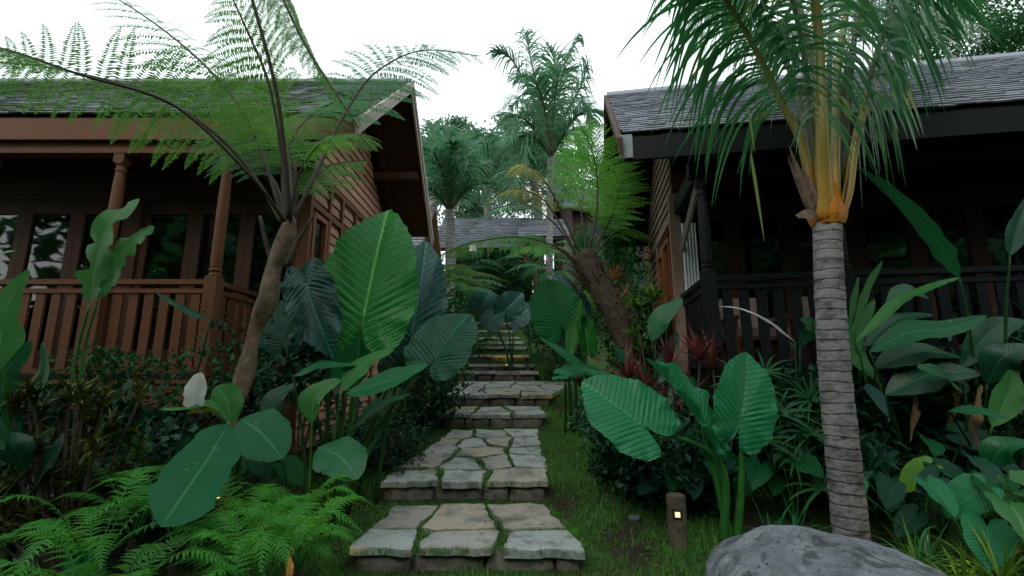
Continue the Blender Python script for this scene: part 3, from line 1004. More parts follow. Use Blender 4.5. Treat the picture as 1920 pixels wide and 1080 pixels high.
hL, FL = house('timber_house', 'red brown timber house on the left with mossy shingle roof and a railed verandah', (-1.6, 4.4), 0, True,
    3.89, 5.72, 2.08, 7.5, .84, 1.4, .1, .80, 1.16, 2.15,
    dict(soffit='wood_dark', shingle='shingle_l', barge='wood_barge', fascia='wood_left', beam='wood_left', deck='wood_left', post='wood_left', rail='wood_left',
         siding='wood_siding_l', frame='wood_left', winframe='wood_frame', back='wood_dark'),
    dict(open=[(.83, 1.25, 1.3, 3.15)], belt=[3.2, 3.62], studs=[1.3, 1.72, 2.25, 2.85, 3.45], curtain=True),
    [1.4, 2.52, 3.9], .27)
hR, FR = house('timber_house', 'dark timber house on the right with grey shingle roof and black painted verandah', (1.12, 4.3), 9.5, False,
    3.61, 5.38, 2.05, 8.5, .74, .80, .28, 1.5, 1.22, 2.18,
    dict(soffit='wood_black', shingle='shingle_r', barge='wood_dark', fascia='wood_black', beam='wood_black', deck='wood_black', post='wood_black', rail='wood_black',
         siding='wood_siding_r', frame='wood_siding_r', winframe='wood_frame', back='wood_dark'),
    dict(open=[(1.62, 2.1, 1.3, 3.0), (2.16, 2.62, 1.3, 2.95)], belt=[3.15], studs=[2.7], curtain=False),
    [.80, 2.02, 5.4], .27)
def right_extras():
    # knee brace and curtain of the right verandah, pale end of the header beam
    F = FR
    mb = MB(); a = F @ V((.80, .30, 2.62)); 
    c = [F @ V((.80, 1.45, 2.75)), F @ V((.80, .42, 3.2))]
    mb.tube(c, .035, 4)
    mb.build('knee_brace', M['wood_barge'], hR)
    mb = MB(); mb.box(-.03, .10, -.045, -.022, 3.35, 3.60, F); mb.build('fascia_end', M['curtain_pale'], hR, fix=True)
    curtain_part(hR, F, 1.42, .80, .98, 1.3, 3.1, False)
right_extras()

def chair(x, y, lab):
    F = FR
    b = F @ V((x, y, 1.22))
    t = thing('verandah_chair', lab, 'chair', b, 'chairs on the dark verandah')
    def bp(nm, mat, *bx):
        mb = MB()
        for q in bx: mb.box(*q, F)
        return mb.build(nm, M[mat], t, fix=True)
    z = 1.22
    bp('seat', 'wood_left', (x, x + .55, y, y + .55, z + .34, z + .38))
    bp('cushion', 'cushion', (x + .02, x + .53, y + .0, y + .5, z + .38, z + .47))
    bp('backrest', 'cushion', (x + .03, x + .52, y + .5, y + .6, z + .42, z + .85))
    for dx in (0, .5):
        for dy in (0, .5): bp('leg', 'wood_left', (x + dx, x + dx + .05, y + dy, y + dy + .05, z, z + .34))
        bp('armrest', 'wood_left', (x + dx - .01, x + dx + .06, y, y + .55, z + .56, z + .6), (x + dx, x + dx + .04, y + .01, y + .05, z + .38, z + .56))
chair(1.1, .6, 'cushioned wooden chair nearest the corner column of the dark verandah')
chair(1.95, .6, 'cushioned wooden chair on the dark verandah, just left of the palm trunk')

# background buildings
def far_house(label, cx, cy, wx, dy, zb, ze, zr, yaw=0, mat='shingle_r', wall='wood_dark', ridge_x=True, posts=False):
    a = R(yaw)
    F = Matrix.Translation((cx, cy, 0)) @ Matrix.Rotation(a, 4, 'Z')
    h = thing('house', label, 'house', (cx, cy, zb), 'roofs of the houses uphill')
    mb = MB(); mb.prism([(-dy, ze), (0, zr), (dy, ze), (dy, ze - .08), (0, zr - .08), (-dy, ze - .08)], -wx, wx, F)
    r = mb.build('roof', M[wall], h, fix=True)
    mb = MB(); roof_slope(mb, F, -wx, wx, -dy - .03, ze, 0, zr, .3, .16, .03, .25); roof_slope(mb, F, -wx, wx, dy + .03, ze, 0, zr, .4, .3, .03, .4)
    mb.build('shingles', M[mat], r, fix=True)
    mb = MB()
    n = 0
    if posts:
        for x in (-wx + .3, wx - .3):
            for y in (-dy + .3, dy - .3): mb.box(x - .08, x + .08, y - .08, y + .08, zb, ze, F)
        mb.build('post', M[wall], h, fix=True)
    else:
        mb.box(-wx + .5, wx - .5, -dy + .5, dy - .5, zb, ze - .02, F)
        mb.prism([(-dy + .5, ze - .02), (dy - .5, ze - .02), (0, zr - .25)], -wx + .5, wx - .5, F)
        mb.build('wall', M[wall], h, fix=True)
        for k in (-.5, .1, .6):
            mb = MB(); mb.box(wx * k - .3, wx * k + .3, -dy + .44, -dy + .48, zb + .9, ze - .4, F)
            mb.build('window', M['dim_pane'], h, fix=True)
far_house('far house with a plain grey shingle roof at the head of the path', -.75, 17.0, 1.9, 2.3, 2.6, 5.25, 7.1)
far_house('far house whose reddish gable peeps out behind the left timber house', -4.1, 12.5, 1.9, 1.9, 0.8, 4.1, 5.9, 0, wall='wood_siding_l')
far_house('far house on the hill half hidden behind the lime tree fern', 4.6, 19.5, 2.8, 2.0, 3.2, 7.6, 9.3, 6)
far_house('small open pavilion behind the dead hanging fern fronds', 1.05, 15.4, .85, .9, 2.6, 5.6, 6.5, 0, posts=True)
mb = MB(); q = P(887, 465, 11); mb.box(q.x - .09, q.x + .09, q.y - .01, q.y + .01, q.z - .08, q.z + .08); tag(mb.build('sign', M['metal_white'], None, origin=(q.x, q.y, gz(q.x, q.y)), fix=True), 'small blank white sign plate on a thin post among the ferns uphill', 'sign')
sg = bpy.data.objects['sign']; mb = MB(); mb.box(q.x - .012, q.x + .012, q.y + .012, q.y + .03, gz(q.x, q.y) - .1, q.z + .05)
mb.build('post', M['wood_black'], sg, fix=True)
# ------------------------------------------------------------------ plants: common builders
def add_leaf(t, fn, mat, stalk_pts=None, r=(.012, .006), smat='stalk', lab=None, name='leaf'):
    mb = MB(); fn(mb)
    o = mb.build(name, M[mat], t, smooth=True)
    if lab: o['label'] = lab
    if stalk_pts:
        if mat not in ('ear_bright', 'ear_mid', 'paddle_light', 'lime') and smat == 'stalk': smat = 'stalk_dim'
        ms = MB(); stalk(ms, stalk_pts, r)
        ms.build('stalk', M[smat], o, smooth=True)
    return o
def px_w(w, Y): return w / FPX * Y

# --- left elephant ear clump
t = thing('elephant_ear_plant', 'giant elephant ear with ribbed heart leaves towering left of the steps, brightest leaf upright', 'elephant ear', GP(650, 4.0))
B = GP(650, 4.0)
def petiole(A, base, bow=(0, 0, 0), sag=.5):
    A = V(A); base = V(base)
    mid = base.lerp(A, sag); mid = V((base.x + (A.x - base.x) * .35, base.y + (A.y - base.y) * .4, base.z + (A.z - base.z) * .55)) + V(bow)
    return [base, mid, A]
def earleaf(t, base, A, T, W, nrm, mat, YA, YT=None, bow=(0, 0, 0), r=(.022, .009), **kw):
    a = P(A[0], A[1], YA); b = P(T[0], T[1], YT or YA)
    return add_leaf(t, lambda mb: ear(mb, a, b, px_w(W, YA), nrm, **kw), mat, petiole(a, base, bow), r)
earleaf(t, B, (682, 592), (723, 380), 93, (.05, -1, .12), 'ear_bright', 3.85, 4.0, r=(.035, .014), ribs=14, cup=.10, lobe=.75, amp=.012, droop=.08)
earleaf(t, B + V((.2, .2, 0)), (772, 630), (808, 437), 60, (.38, -.9, .1), 'ear_blue', 4.3, 4.4, ribs=13, amp=.022, cup=-.15, lobe=.8)
earleaf(t, B + V((.06, -.1, 0)), (815, 672), (876, 576), 66, (-.25, -.9, .5), 'ear_dark', 3.6, 3.75, ribs=13, amp=.02, cup=.12, lobe=.8, bow=(-.05, -.05, -.05))
earleaf(t, B + V((-.15, 0, 0)), (575, 535), (614, 662), 47, (-.2, -.9, .75), 'ear_blue', 3.7, 3.5, ribs=12, amp=.03, cup=-.1, wav=.03, droop=.2, bow=(0, .1, .15))
earleaf(t, B + V((-.1, .2, 0)), (600, 560), (590, 478), 50, (.2, -.9, .3), 'ear_dark', 4.5, 4.6, ribs=12)
earleaf(t, B + V((.0, .3, 0)), (745, 690), (770, 610), 45, (-.3, -.8, .5), 'ear_dark', 4.3, 4.3, ribs=12)
earleaf(t, B + V((-.1, .1, 0)), (655, 690), (690, 600), 34, (.6, -.6, .5), 'ear_mid', 4.1, 4.1, ribs=12)
earleaf(t, B + V((-.2, .25, 0)), (530, 640), (520, 560), 44, (-.2, -.9, .4), 'ear_dark', 4.4, 4.5, ribs=12)

def paddle_leaf(t, px, W, nrm, mat, base=None, stem_px=None, r=(.014, .007), lab=None, ref=None, **kw):
    pts = [P(*q) for q in px]
    sp = None
    if base is not None: sp = petiole(pts[0], base)
    if stem_px: sp = [P(*q) for q in stem_px] + [pts[0]]
    if sp and base is not None and stem_px: sp = [V(base)] + sp
    return add_leaf(t, lambda mb: paddle(mb, pts, px_w(W, px[0][2]), nrm, **kw), mat, sp, r, lab=lab)
# --- left banana-like clump in front of the ear leaves
B = GP(600, 3.5)
t = thing('canna_plant', 'broad paddle-leaved canna between the giant elephant ear and the path ferns', 'canna', B)
paddle_leaf(t, [(650, 738, 3.3), (735, 712, 3.25), (803, 684, 3.2)], 37, (.05, -.55, .85), 'paddle', B + V((.1, 0, 0)), fold=.12, tip=.55, bs=.3, wav=.04)
paddle_leaf(t, [(640, 735, 3.5), (680, 685, 3.6), (738, 655, 3.7)], 30, (-.2, -.6, .75), 'paddle_light', B + V((.05, .05, 0)), fold=.2, tip=.6)
paddle_leaf(t, [(550, 705, 3.5), (600, 682, 3.55), (668, 684, 3.6)], 22, (0, -.4, .9), 'paddle', B + V((-.1, .1, 0)), fold=-.2)
paddle_leaf(t, [(585, 790, 3.3), (592, 745, 3.3), (640, 712, 3.35)], 30, (-.3, -.8, .5), 'paddle_light', B + V((-.05, 0, 0)), fold=.5, lab='pale folded new leaf')
paddle_leaf(t, [(598, 838, 3.2), (640, 858, 3.1), (672, 898, 3.0)], 42, (.1, -.65, .75), 'paddle', B + V((-.05, .0, 0)), fold=.06, tip=.4, bs=.3)
paddle_leaf(t, [(665, 800, 3.45), (705, 760, 3.5), (760, 740, 3.6)], 20, (0, -.4, .9), 'paddle_dark', B, fold=-.2)
paddle_leaf(t, [(500, 800, 3.6), (520, 745, 3.65), (560, 720, 3.7)], 26, (0, -.6, .8), 'paddle_dark', B + V((-.2, .1, 0)), fold=.2)
paddle_leaf(t, [(630, 900, 3.4), (690, 850, 3.45), (740, 760, 3.5)], 20, (-.5, -.4, .7), 'paddle_dark', B + V((.1, .1, 0)), fold=.2)
# --- banana bottom
B = GP(455, 2.9)
t = thing('banana_plant', 'low banana plant whose broad scarred leaf hangs over the bright ferns', 'banana plant', B)
paddle_leaf(t, [(428, 795, 2.85), (390, 860, 2.55), (345, 925, 2.2), (303, 988, 1.95)], 42, (.5, -.1, .75), 'paddle_edge', B, fold=.06, tip=.28, bs=.22, wav=.03, r=(.02, .01), lab='largest scarred leaf hanging down')
paddle_leaf(t, [(452, 785, 2.9), (490, 812, 2.85), (530, 860, 2.8)], 46, (.25, -.75, .7), 'paddle_edge', B, fold=.05, tip=.32, bs=.25, wav=.03, r=(.02, .01))
paddle_leaf(t, [(428, 790, 2.9), (395, 760, 2.85), (345, 768, 2.8), (298, 768, 2.75)], 20, (0, -.2, 1), 'paddle_light', B, fold=.3, tip=.6, r=(.02, .01))
paddle_leaf(t, [(432, 795, 2.95), (425, 750, 2.95), (405, 724, 2.95)], 28, (.3, -.9, .2), 'paddle_light', B, fold=.1, tip=.4)
paddle_leaf(t, [(425, 790, 2.95), (395, 770, 2.85), (350, 775, 2.8)], 9, (0, -.6, .8), 'yellow', B, fold=.3, rag=.5, lab='yellowed torn strip')
mb = MB(); pts = [P(368, 772, 2.85), P(372, 735, 2.85), P(376, 698, 2.87)]
paddle(mb, pts, px_w(19, 2.85), (.1, -1, .2), fold=.9, tip=.35, bs=.2, wav=.1)
o = mb.build('leaf', M['white_leaf'], t, smooth=True); o['label'] = 'dried white leaf standing upright'
# --- left edge banana with torn light leaves in front of the railing
B = GP(120, 3.4)
t = thing('banana_plant', 'slender banana plant with torn pale leaves in front of the brown railing', 'banana plant', B)
paddle_leaf(t, [(168, 572, 3.3), (180, 500, 3.25), (205, 420, 3.2), (262, 372, 3.3)], 33, (-.1, -1, .1), 'paddle_light', B, [(140, 690, 3.4)], fold=.12, rag=.6, tip=.45, bs=.2, wav=.15)
paddle_leaf(t, [(185, 560, 3.3), (215, 500, 3.25), (250, 450, 3.2), (290, 424, 3.2)], 25, (.1, -1, .2), 'paddle_light', B + V((.08, 0, 0)), [(155, 680, 3.4)], fold=.15, rag=.7, tip=.3, bs=.2, wav=.15)
paddle_leaf(t, [(395, 600, 3.6), (350, 580, 3.55), (292, 548, 3.5)], 13, (0, -.4, .9), 'paddle_dark', GP(330, 3.6), fold=-.3)
# --- canna clump, left edge
B = GP(25, 2.9)
t = thing('canna_plant', 'tall canna clump cut off by the left edge of the picture', 'canna', B)
for px, W, nr, mt in [([(5, 760, 2.8), (10, 700, 2.8), (60, 640, 2.8)], 34, (.3, -.9, .2), 'paddle'),
                      ([(0, 640, 2.7), (20, 560, 2.7), (55, 505, 2.7)], 20, (.4, -.9, .2), 'paddle_light'),
                      ([(70, 760, 2.9), (85, 690, 2.9), (80, 640, 2.9)], 16, (-.3, -.9, .2), 'paddle'),
                      ([(30, 850, 2.8), (-10, 760, 2.8), (-50, 650, 2.8)], 36, (.2, -.9, .2), 'paddle'),
                      ([(-10, 700, 2.5), (0, 620, 2.5), (-30, 560, 2.5)], 40, (.2, -.9, .2), 'paddle_light'),
                      ([(50, 880, 2.7), (20, 830, 2.6), (-20, 800, 2.5)], 26, (.0, -.6, .8), 'paddle_dark'),
                      ([(-20, 520, 2.9), (0, 480, 2.9), (30, 470, 2.9)], 12, (.0, -.6, .8), 'paddle_light'),
                      ([(60, 920, 2.8), (100, 850, 2.8), (130, 800, 2.9)], 18, (-.2, -.8, .4), 'paddle_dark')]:
    paddle_leaf(t, px, W, nr, mt, B + V((U(-.1, .1), U(-.1, .1), 0)), fold=.2)

# --- right elephant ear
B = GP(1357, 3.45)
t = thing('elephant_ear_plant', 'young elephant ear with three big heart leaves behind the boulder', 'elephant ear', B)
earleaf(t, B + V((-.06, -.02, 0)), (1205, 797), (1092, 708), 74, (-.10, -.72, .70), 'ear_mid', 3.2, 3.35, ribs=13, cup=.10, amp=.016, droop=.08, bow=(.18, 0, .12), r=(.034, .010), lobe=.95)
earleaf(t, B, (1316, 800), (1232, 660), 40, (.62, -.55, .45), 'ear_mid', 3.35, 3.3, ribs=13, cup=.35, amp=.022, wav=.03, r=(.034, .012), bow=(-.02, 0, 0))
earleaf(t, B + V((.05, .02, 0)), (1388, 785), (1414, 654), 58, (.15, -.95, .25), 'ear_mid', 3.4, 3.5, ribs=13, cup=.12, amp=.02, lobe=1.0, r=(.034, .010), bow=(.04, 0, 0))
# --- mid distance ears
B = GP(1075, 6.3)
t = thing('elephant_ear_plant', 'elephant ear with a dark backlit leaf right of the upper steps, by the leaning trunk', 'elephant ear', B)
earleaf(t, B, (1050, 603), (1020, 518), 50, (-.05, -1, .1), 'ear_back', 6.2, 6.3, ribs=13, lobe=1.0, r=(.03, .012))
earleaf(t, B + V((.15, 0, 0)), (1100, 640), (1095, 572), 30, (.7, -.7, .1), 'ear_bright', 6.1, 6.2, ribs=13)
earleaf(t, B + V((.1, .3, 0)), (1070, 560), (1105, 610), 36, (.3, -.7, .6), 'ear_blue', 6.8, 6.7, ribs=12)
earleaf(t, B + V((-.1, .0, 0)), (1060, 700), (1120, 690), 30, (0, -.4, .9), 'ear_mid', 5.6, 5.5, ribs=12)
for (px, W, nr, mt) in [([(1130, 730, 5.6), (1080, 680, 5.6), (1010, 632, 5.7)], 16, (.2, -.6, .7), 'paddle'), ([(1150, 740, 5.4), (1110, 700, 5.4), (1050, 690, 5.3)], 22, (0, -.6, .8), 'paddle'), ([(1065, 680, 5.9), (1075, 620, 6.0), (1090, 560, 6)], 14, (.2, -1, .2), 'paddle_light')]:
    paddle_leaf(t, px, W, nr, mt, B, fold=.15)
for k, (a, b, Wd, Y, lab) in enumerate([((935, 585), (965, 560), 26, 9.5, 'bluish elephant ear by the distant upper steps'), ((1085, 545), (1070, 515), 22, 8.2, 'bluish elephant ear beyond the dark backlit leaf')]):
    B = GP(a[0] + 25, Y)
    t = thing('elephant_ear_plant', lab, 'elephant ear', B)
    for j in range(4):
        dx, dy = U(-35, 35), U(-25, 25)
        earleaf(t, B, (a[0] + dx, a[1] + dy + 15), (b[0] + dx * 1.3, b[1] + dy * 1.2 + 10), Wd, (U(-.5, .5), -.8, .4), 'ear_blue', Y + U(-.3, .3), ribs=12, res=.5)
# --- paddle plant in front of right house corner
B = GP(1245, 5.0)
t = thing('canna_plant', 'canna holding one rounded leaf up in front of the dark corner post', 'canna', B)
paddle_leaf(t, [(1222, 640, 5.0), (1240, 595, 4.95), (1280, 560, 4.9)], 22, (-.4, -.7, .5), 'paddle', B, fold=.1, tip=.45)
for px, W, nr, mt in [([(1200, 760, 4.8), (1160, 720, 4.8), (1090, 690, 4.9)], 20, (0, -.6, .8), 'paddle'), ([(1230, 720, 5), (1250, 680, 5), (1270, 620, 5)], 20, (-.2, -.9, .3), 'paddle_dark'),
                      ([(1215, 740, 5), (1190, 690, 5), (1150, 650, 5.1)], 22, (.2, -.7, .6), 'paddle_dark'), ([(1250, 760, 4.9), (1290, 720, 4.9), (1330, 730, 4.8)], 20, (0, -.6, .8), 'paddle_dark')]:
    paddle_leaf(t, px, W, nr, mt, B + V((U(-.1, .1), U(-.1, .1), 0)), fold=.15)

# --- torn banana leaf reaching left of the palm trunk, banana group right of the trunk
B = GP(1500, 3.9)
t = thing('banana_plant', 'banana plant with a white edged torn leaf reaching left of the palm trunk', 'banana plant', B)
paddle_leaf(t, [(1490, 640, 3.8), (1440, 600, 3.6), (1390, 578, 3.5), (1345, 574, 3.4)], 12, (.1, -.35, .95), 'white_leaf', B, fold=-.3, rag=.5)
paddle_leaf(t, [(1500, 650, 3.9), (1520, 610, 3.8), (1500, 600, 3.7)], 16, (0, -.9, .3), 'paddle', B, fold=.2)
B = GP(1650, 4.0)
t = thing('banana_plant', 'dense banana clump with overlapping leaves right of the palm trunk', 'banana plant', B)
for px, W, nr, mt, rg in [([(1600, 610, 3.7), (1625, 540, 3.7), (1655, 488, 3.7)], 13, (.5, -.8, .1), 'paddle_light', 0), ([(1590, 620, 3.8), (1600, 560, 3.8), (1610, 518, 3.8)], 12, (.5, -.9, 0), 'paddle_light', 0),
                          ([(1605, 640, 3.6), (1680, 570, 3.5), (1740, 540, 3.4), (1798, 520, 3.4)], 16, (.1, -.5, .85), 'paddle_light', .4), ([(1620, 650, 3.8), (1680, 600, 3.8), (1750, 590, 3.8)], 20, (0, -.6, .8), 'paddle_dark', 0),
                          ([(1630, 660, 3.5), (1700, 625, 3.4), (1780, 615, 3.3), (1850, 592, 3.3)], 24, (.1, -.75, .55), 'paddle_edge', .1), ([(1660, 580, 3.9), (1700, 545, 3.9), (1742, 560, 3.9)], 18, (0, -.8, .6), 'paddle', 0),
                          ([(1640, 690, 3.6), (1720, 660, 3.6), (1800, 670, 3.5)], 30, (0, -.6, .8), 'paddle_dark', 0), ([(1650, 720, 3.7), (1600, 650, 3.8), (1640, 560, 3.9)], 24, (.3, -.9, .2), 'paddle_light', 0),
                          ([(1660, 740, 3.6), (1750, 700, 3.5), (1840, 700, 3.4)], 34, (0, -.7, .7), 'paddle_dark', 0), ([(1630, 720, 3.6), (1640, 740, 3.4), (1665, 780, 3.3)], 14, (0, -.7, .7), 'ear_blue', 0)]:
    paddle_leaf(t, px, W, nr, mt, B + V((U(-.15, .15), U(-.15, .15), 0)), fold=.18, rag=rg)
B = GP(1830, 3.6)
t = thing('banana_plant', 'tall banana plant with a narrow hanging leaf across the dark verandah', 'banana plant', B)
paddle_leaf(t, [(1798, 520, 3.5), (1760, 455, 3.45), (1690, 375, 3.4), (1605, 310, 3.4)], 20, (-.9, -.45, .3), 'paddle', B, [(1828, 700, 3.6), (1815, 600, 3.55)], fold=.35, tip=.85, bs=.25, rag=.3, r=(.012, .008))
paddle_leaf(t, [(1893, 480, 3.3), (1905, 430, 3.3), (1925, 370, 3.3)], 18, (-.3, -.9, .1), 'paddle_dark', B + V((.15, 0, 0)), [(1885, 640, 3.4)], fold=.3, rag=.2)
for px, W, nr, mt in [([(1850, 720, 3.4), (1880, 670, 3.3), (1940, 650, 3.2)], 30, (0, -.8, .6), 'paddle_dark'), ([(1810, 740, 3.4), (1760, 700, 3.3), (1720, 690, 3.2)], 24, (0, -.7, .7), 'paddle'),
                      ([(1780, 770, 3.3), (1830, 770, 3.2), (1892, 786, 3.1)], 14, (0, -.7, .7), 'paddle_edge'), ([(1860, 800, 3.3), (1890, 740, 3.3), (1900, 690, 3.3)], 24, (-.3, -.9, .3), 'paddle_light'),
                      ([(1850, 880, 3.2), (1880, 840, 3.1), (1930, 830, 3)], 26, (0, -.7, .7), 'paddle'), ([(1800, 690, 3.6), (1860, 620, 3.6), (1920, 600, 3.6)], 26, (0, -.8, .5), 'paddle_dark')]:
    paddle_leaf(t, px, W, nr, mt, B + V((U(-.1, .1), U(-.1, .1), 0)), fold=.15)

for px, W in [([(1700, 700, 3.7), (1712, 760, 3.55), (1705, 830, 3.5)], 10), ([(1840, 720, 3.4), (1822, 790, 3.3), (1835, 850, 3.3)], 12), ([(1780, 690, 3.8), (1790, 750, 3.7), (1775, 800, 3.7)], 9)]:
    paddle_leaf(t, px, W, (.3, -.8, .3), 'dry', fold=.7, rag=.6, wav=.3)
# --- smaller heart-leaved plants filling the beds
def heart_clump(lab, base, n, size, h, spread, mat, mats=None, face=(0, -1, .6), res=.3, seed=None, name='heart_leaf_plant', cat='taro'):
    t = thing(name, lab, cat, base, None)
    for k in range(n):
        a = 2 * math.pi * (k + U(-.3, .3)) / n
        d = V((math.cos(a), math.sin(a), 0))
        r = spread * U(.35, 1)
        A = base + d * r + V((0, 0, h * U(.45, 1)))
        out = (d * .8 + V((0, -.35, -.45)) + V((U(-.3, .3), U(-.3, .3), U(-.3, .2)))).normalized()
        L = size * U(.7, 1.15)
        nr = V(face) + d * .4 + V((U(-.3, .3), U(-.3, .3), U(0, .3)))
        mt = random.choice(mats) if mats else mat
        add_leaf(t, lambda mb: ear(mb, A, A + out * L, L * U(.36, .46), nr, ribs=9, amp=.014, cup=.15, droop=.25, res=res), mt, petiole(A, base + d * .02), (.007, .004))
    return t
heart_clump('light green taro in the lower left corner in front of the ferns', GP(150, 1.75), 6, .26, .35, .28, 'ear_mid', res=.5)
heart_clump('low taro with small round leaves at the far lower left', GP(40, 2.1), 9, .16, .35, .35, 'ear_mid', ['ear_mid', 'ear_back'])
heart_clump('low taro under the yellow green croton bush', GP(110, 2.5), 8, .15, .3, .4, 'ear_back', ['ear_back', 'ear_dark'])
heart_clump('dark taro below the young elephant ear, beside the bollard light', GP(1290, 3.9), 10, .2, .5, .4, 'ear_dark', ['ear_back', 'ear_dark'])
heart_clump('taro between the young elephant ear and the palm trunk', GP(1450, 4.0), 12, .22, .55, .45, 'ear_back', ['ear_mid', 'ear_back'])
heart_clump('taro with hanging leaves just right of the palm trunk foot', GP(1700, 3.2), 9, .2, .6, .35, 'ear_mid', ['ear_dark', 'ear_back', 'ear_mid'])
heart_clump('taro with yellow patched leaves at the right, over the bare soil', GP(1800, 3.0), 9, .19, .6, .4, 'ear_back', ['ear_dark', 'ear_back', 'lime'])
heart_clump('taro with one big light leaf at the right picture edge', GP(1900, 2.7), 8, .32, .6, .3, 'ear_mid', ['ear_mid', 'ear_mid', 'paddle_light'])
heart_clump('taro half hidden under the banana clump on the right', GP(1740, 3.6), 14, .24, .8, .6, 'ear_dark', ['ear_dark', 'ear_back'])
heart_clump('taro in the shade below the red cordylines', GP(1330, 4.6), 12, .26, .7, .5, 'ear_dark', ['ear_dark', 'ear_back'])
heart_clump('shaded taro at the foot of the left tree fern', GP(400, 3.5), 10, .22, .6, .5, 'ear_dark', ['ear_dark', 'ear_back'])
heart_clump('shaded taro below the brown railing on the left', GP(270, 3.7), 12, .2, .8, .6, 'ear_dark', ['ear_dark', 'ear_back'])

# --- ground ferns
def fern(lab, base, n, L, mat='fern_bright', lift=.55, Lp=.11, az=None, sub=9, nn=16, grp='bright green ground ferns beside the steps', smat='stalk', name='fern', pl=.03, up=0):
    t = thing(name, lab, 'fern', base, grp)
    g0 = base.copy(); base = base + V((0, 0, up)) if up else base
    if up:
        mq = MB(); mq.tube([g0 - V((0, 0, .02)), base], (.03, .02), 7); mq.build('stem', M['bark_rough'], t)
    for k in range(n):
        a = (2 * math.pi * (k + U(-.35, .35)) / n) if az is None else U(*az)
        d = V((math.cos(a), math.sin(a), 0))
        l = L * U(.75, 1.15); lf = lift * U(.6, 1.25)
        pts = [base, base + d * l * .3 + V((0, 0, l * lf * .75)), base + d * l * .65 + V((0, 0, l * lf)), base + d * l + V((0, 0, l * lf * .75))]
        mb = MB(); ms = MB()
        frond(mb, ms, pts, (0, 0, 1), Lp, nn, .2, sub, pl, .25, 70, (.004, .0015), .35, nseg=16)
        o = mb.build('frond', M[mat], t)
        ms.build('stalk', M[smat], o)
    return t
fl = [(200, 2.35, .5, 'fern below the hanging banana leaf'), (350, 2.75, .5, 'fern at the bottom edge under the hanging banana leaf'), (470, 2.55, .42, 'fern behind the front row, left of the glowing light'),
      (500, 2.2, .42, 'fern spreading over the hidden yellow light near the steps'), (560, 2.85, .36, 'fern nearest the second step from the near end'), (230, 2.0, .5, 'leftmost fern next to the light green taro'),
      (575, 2.5, .34, 'fern nearest the widest stone step'), (270, 2.9, .5, 'small fern behind the scarred banana leaf'), (440, 1.95, .36, 'frontmost fern cut by the bottom edge')]
for px, Y, L, lab in fl: fern(lab + ', bright green', GP(px, Y), 10, L * 1.05, up=.16 if Y < 2.2 else .28, Lp=.095, lift=.75, nn=24, sub=9, pl=.0115)

# --- tree ferns
def tree_fern(lab, trunk_px, tr, fr_list, mats_bark, label_cat='tree fern', bump=.08, tn=10):
    pts = [P(*q) for q in trunk_px]
    b = G(pts[0].x, pts[0].y, -.03)
    t = thing('tree_fern', lab, label_cat, b)
    mb = MB(); mb.tube(cr([b] + pts, 30), tr, tn, bump=lambda i, k: bump * (noise.noise(V((i * .5, k * 1.7, 2))) + .3 * math.sin(k * 2.5)))
    mb.build('trunk', M[mats_bark], t, smooth=True)
    for f in fr_list:
        px, mat, Lp, n, kw = f
        sm = kw.pop('sm', 'stalk_dark'); nr = kw.pop('nrm', (0, -.4, .9))
        mb = MB(); ms = MB()
        frond(mb, ms, [P(*q) for q in px], nr, Lp, n, **kw)
        o = mb.build('frond', M[mat], t)
        ms.build('stalk', M[sm], o, smooth=True)
    return t
SR = (.017, .004)
c0 = (540, 415, 3.3)
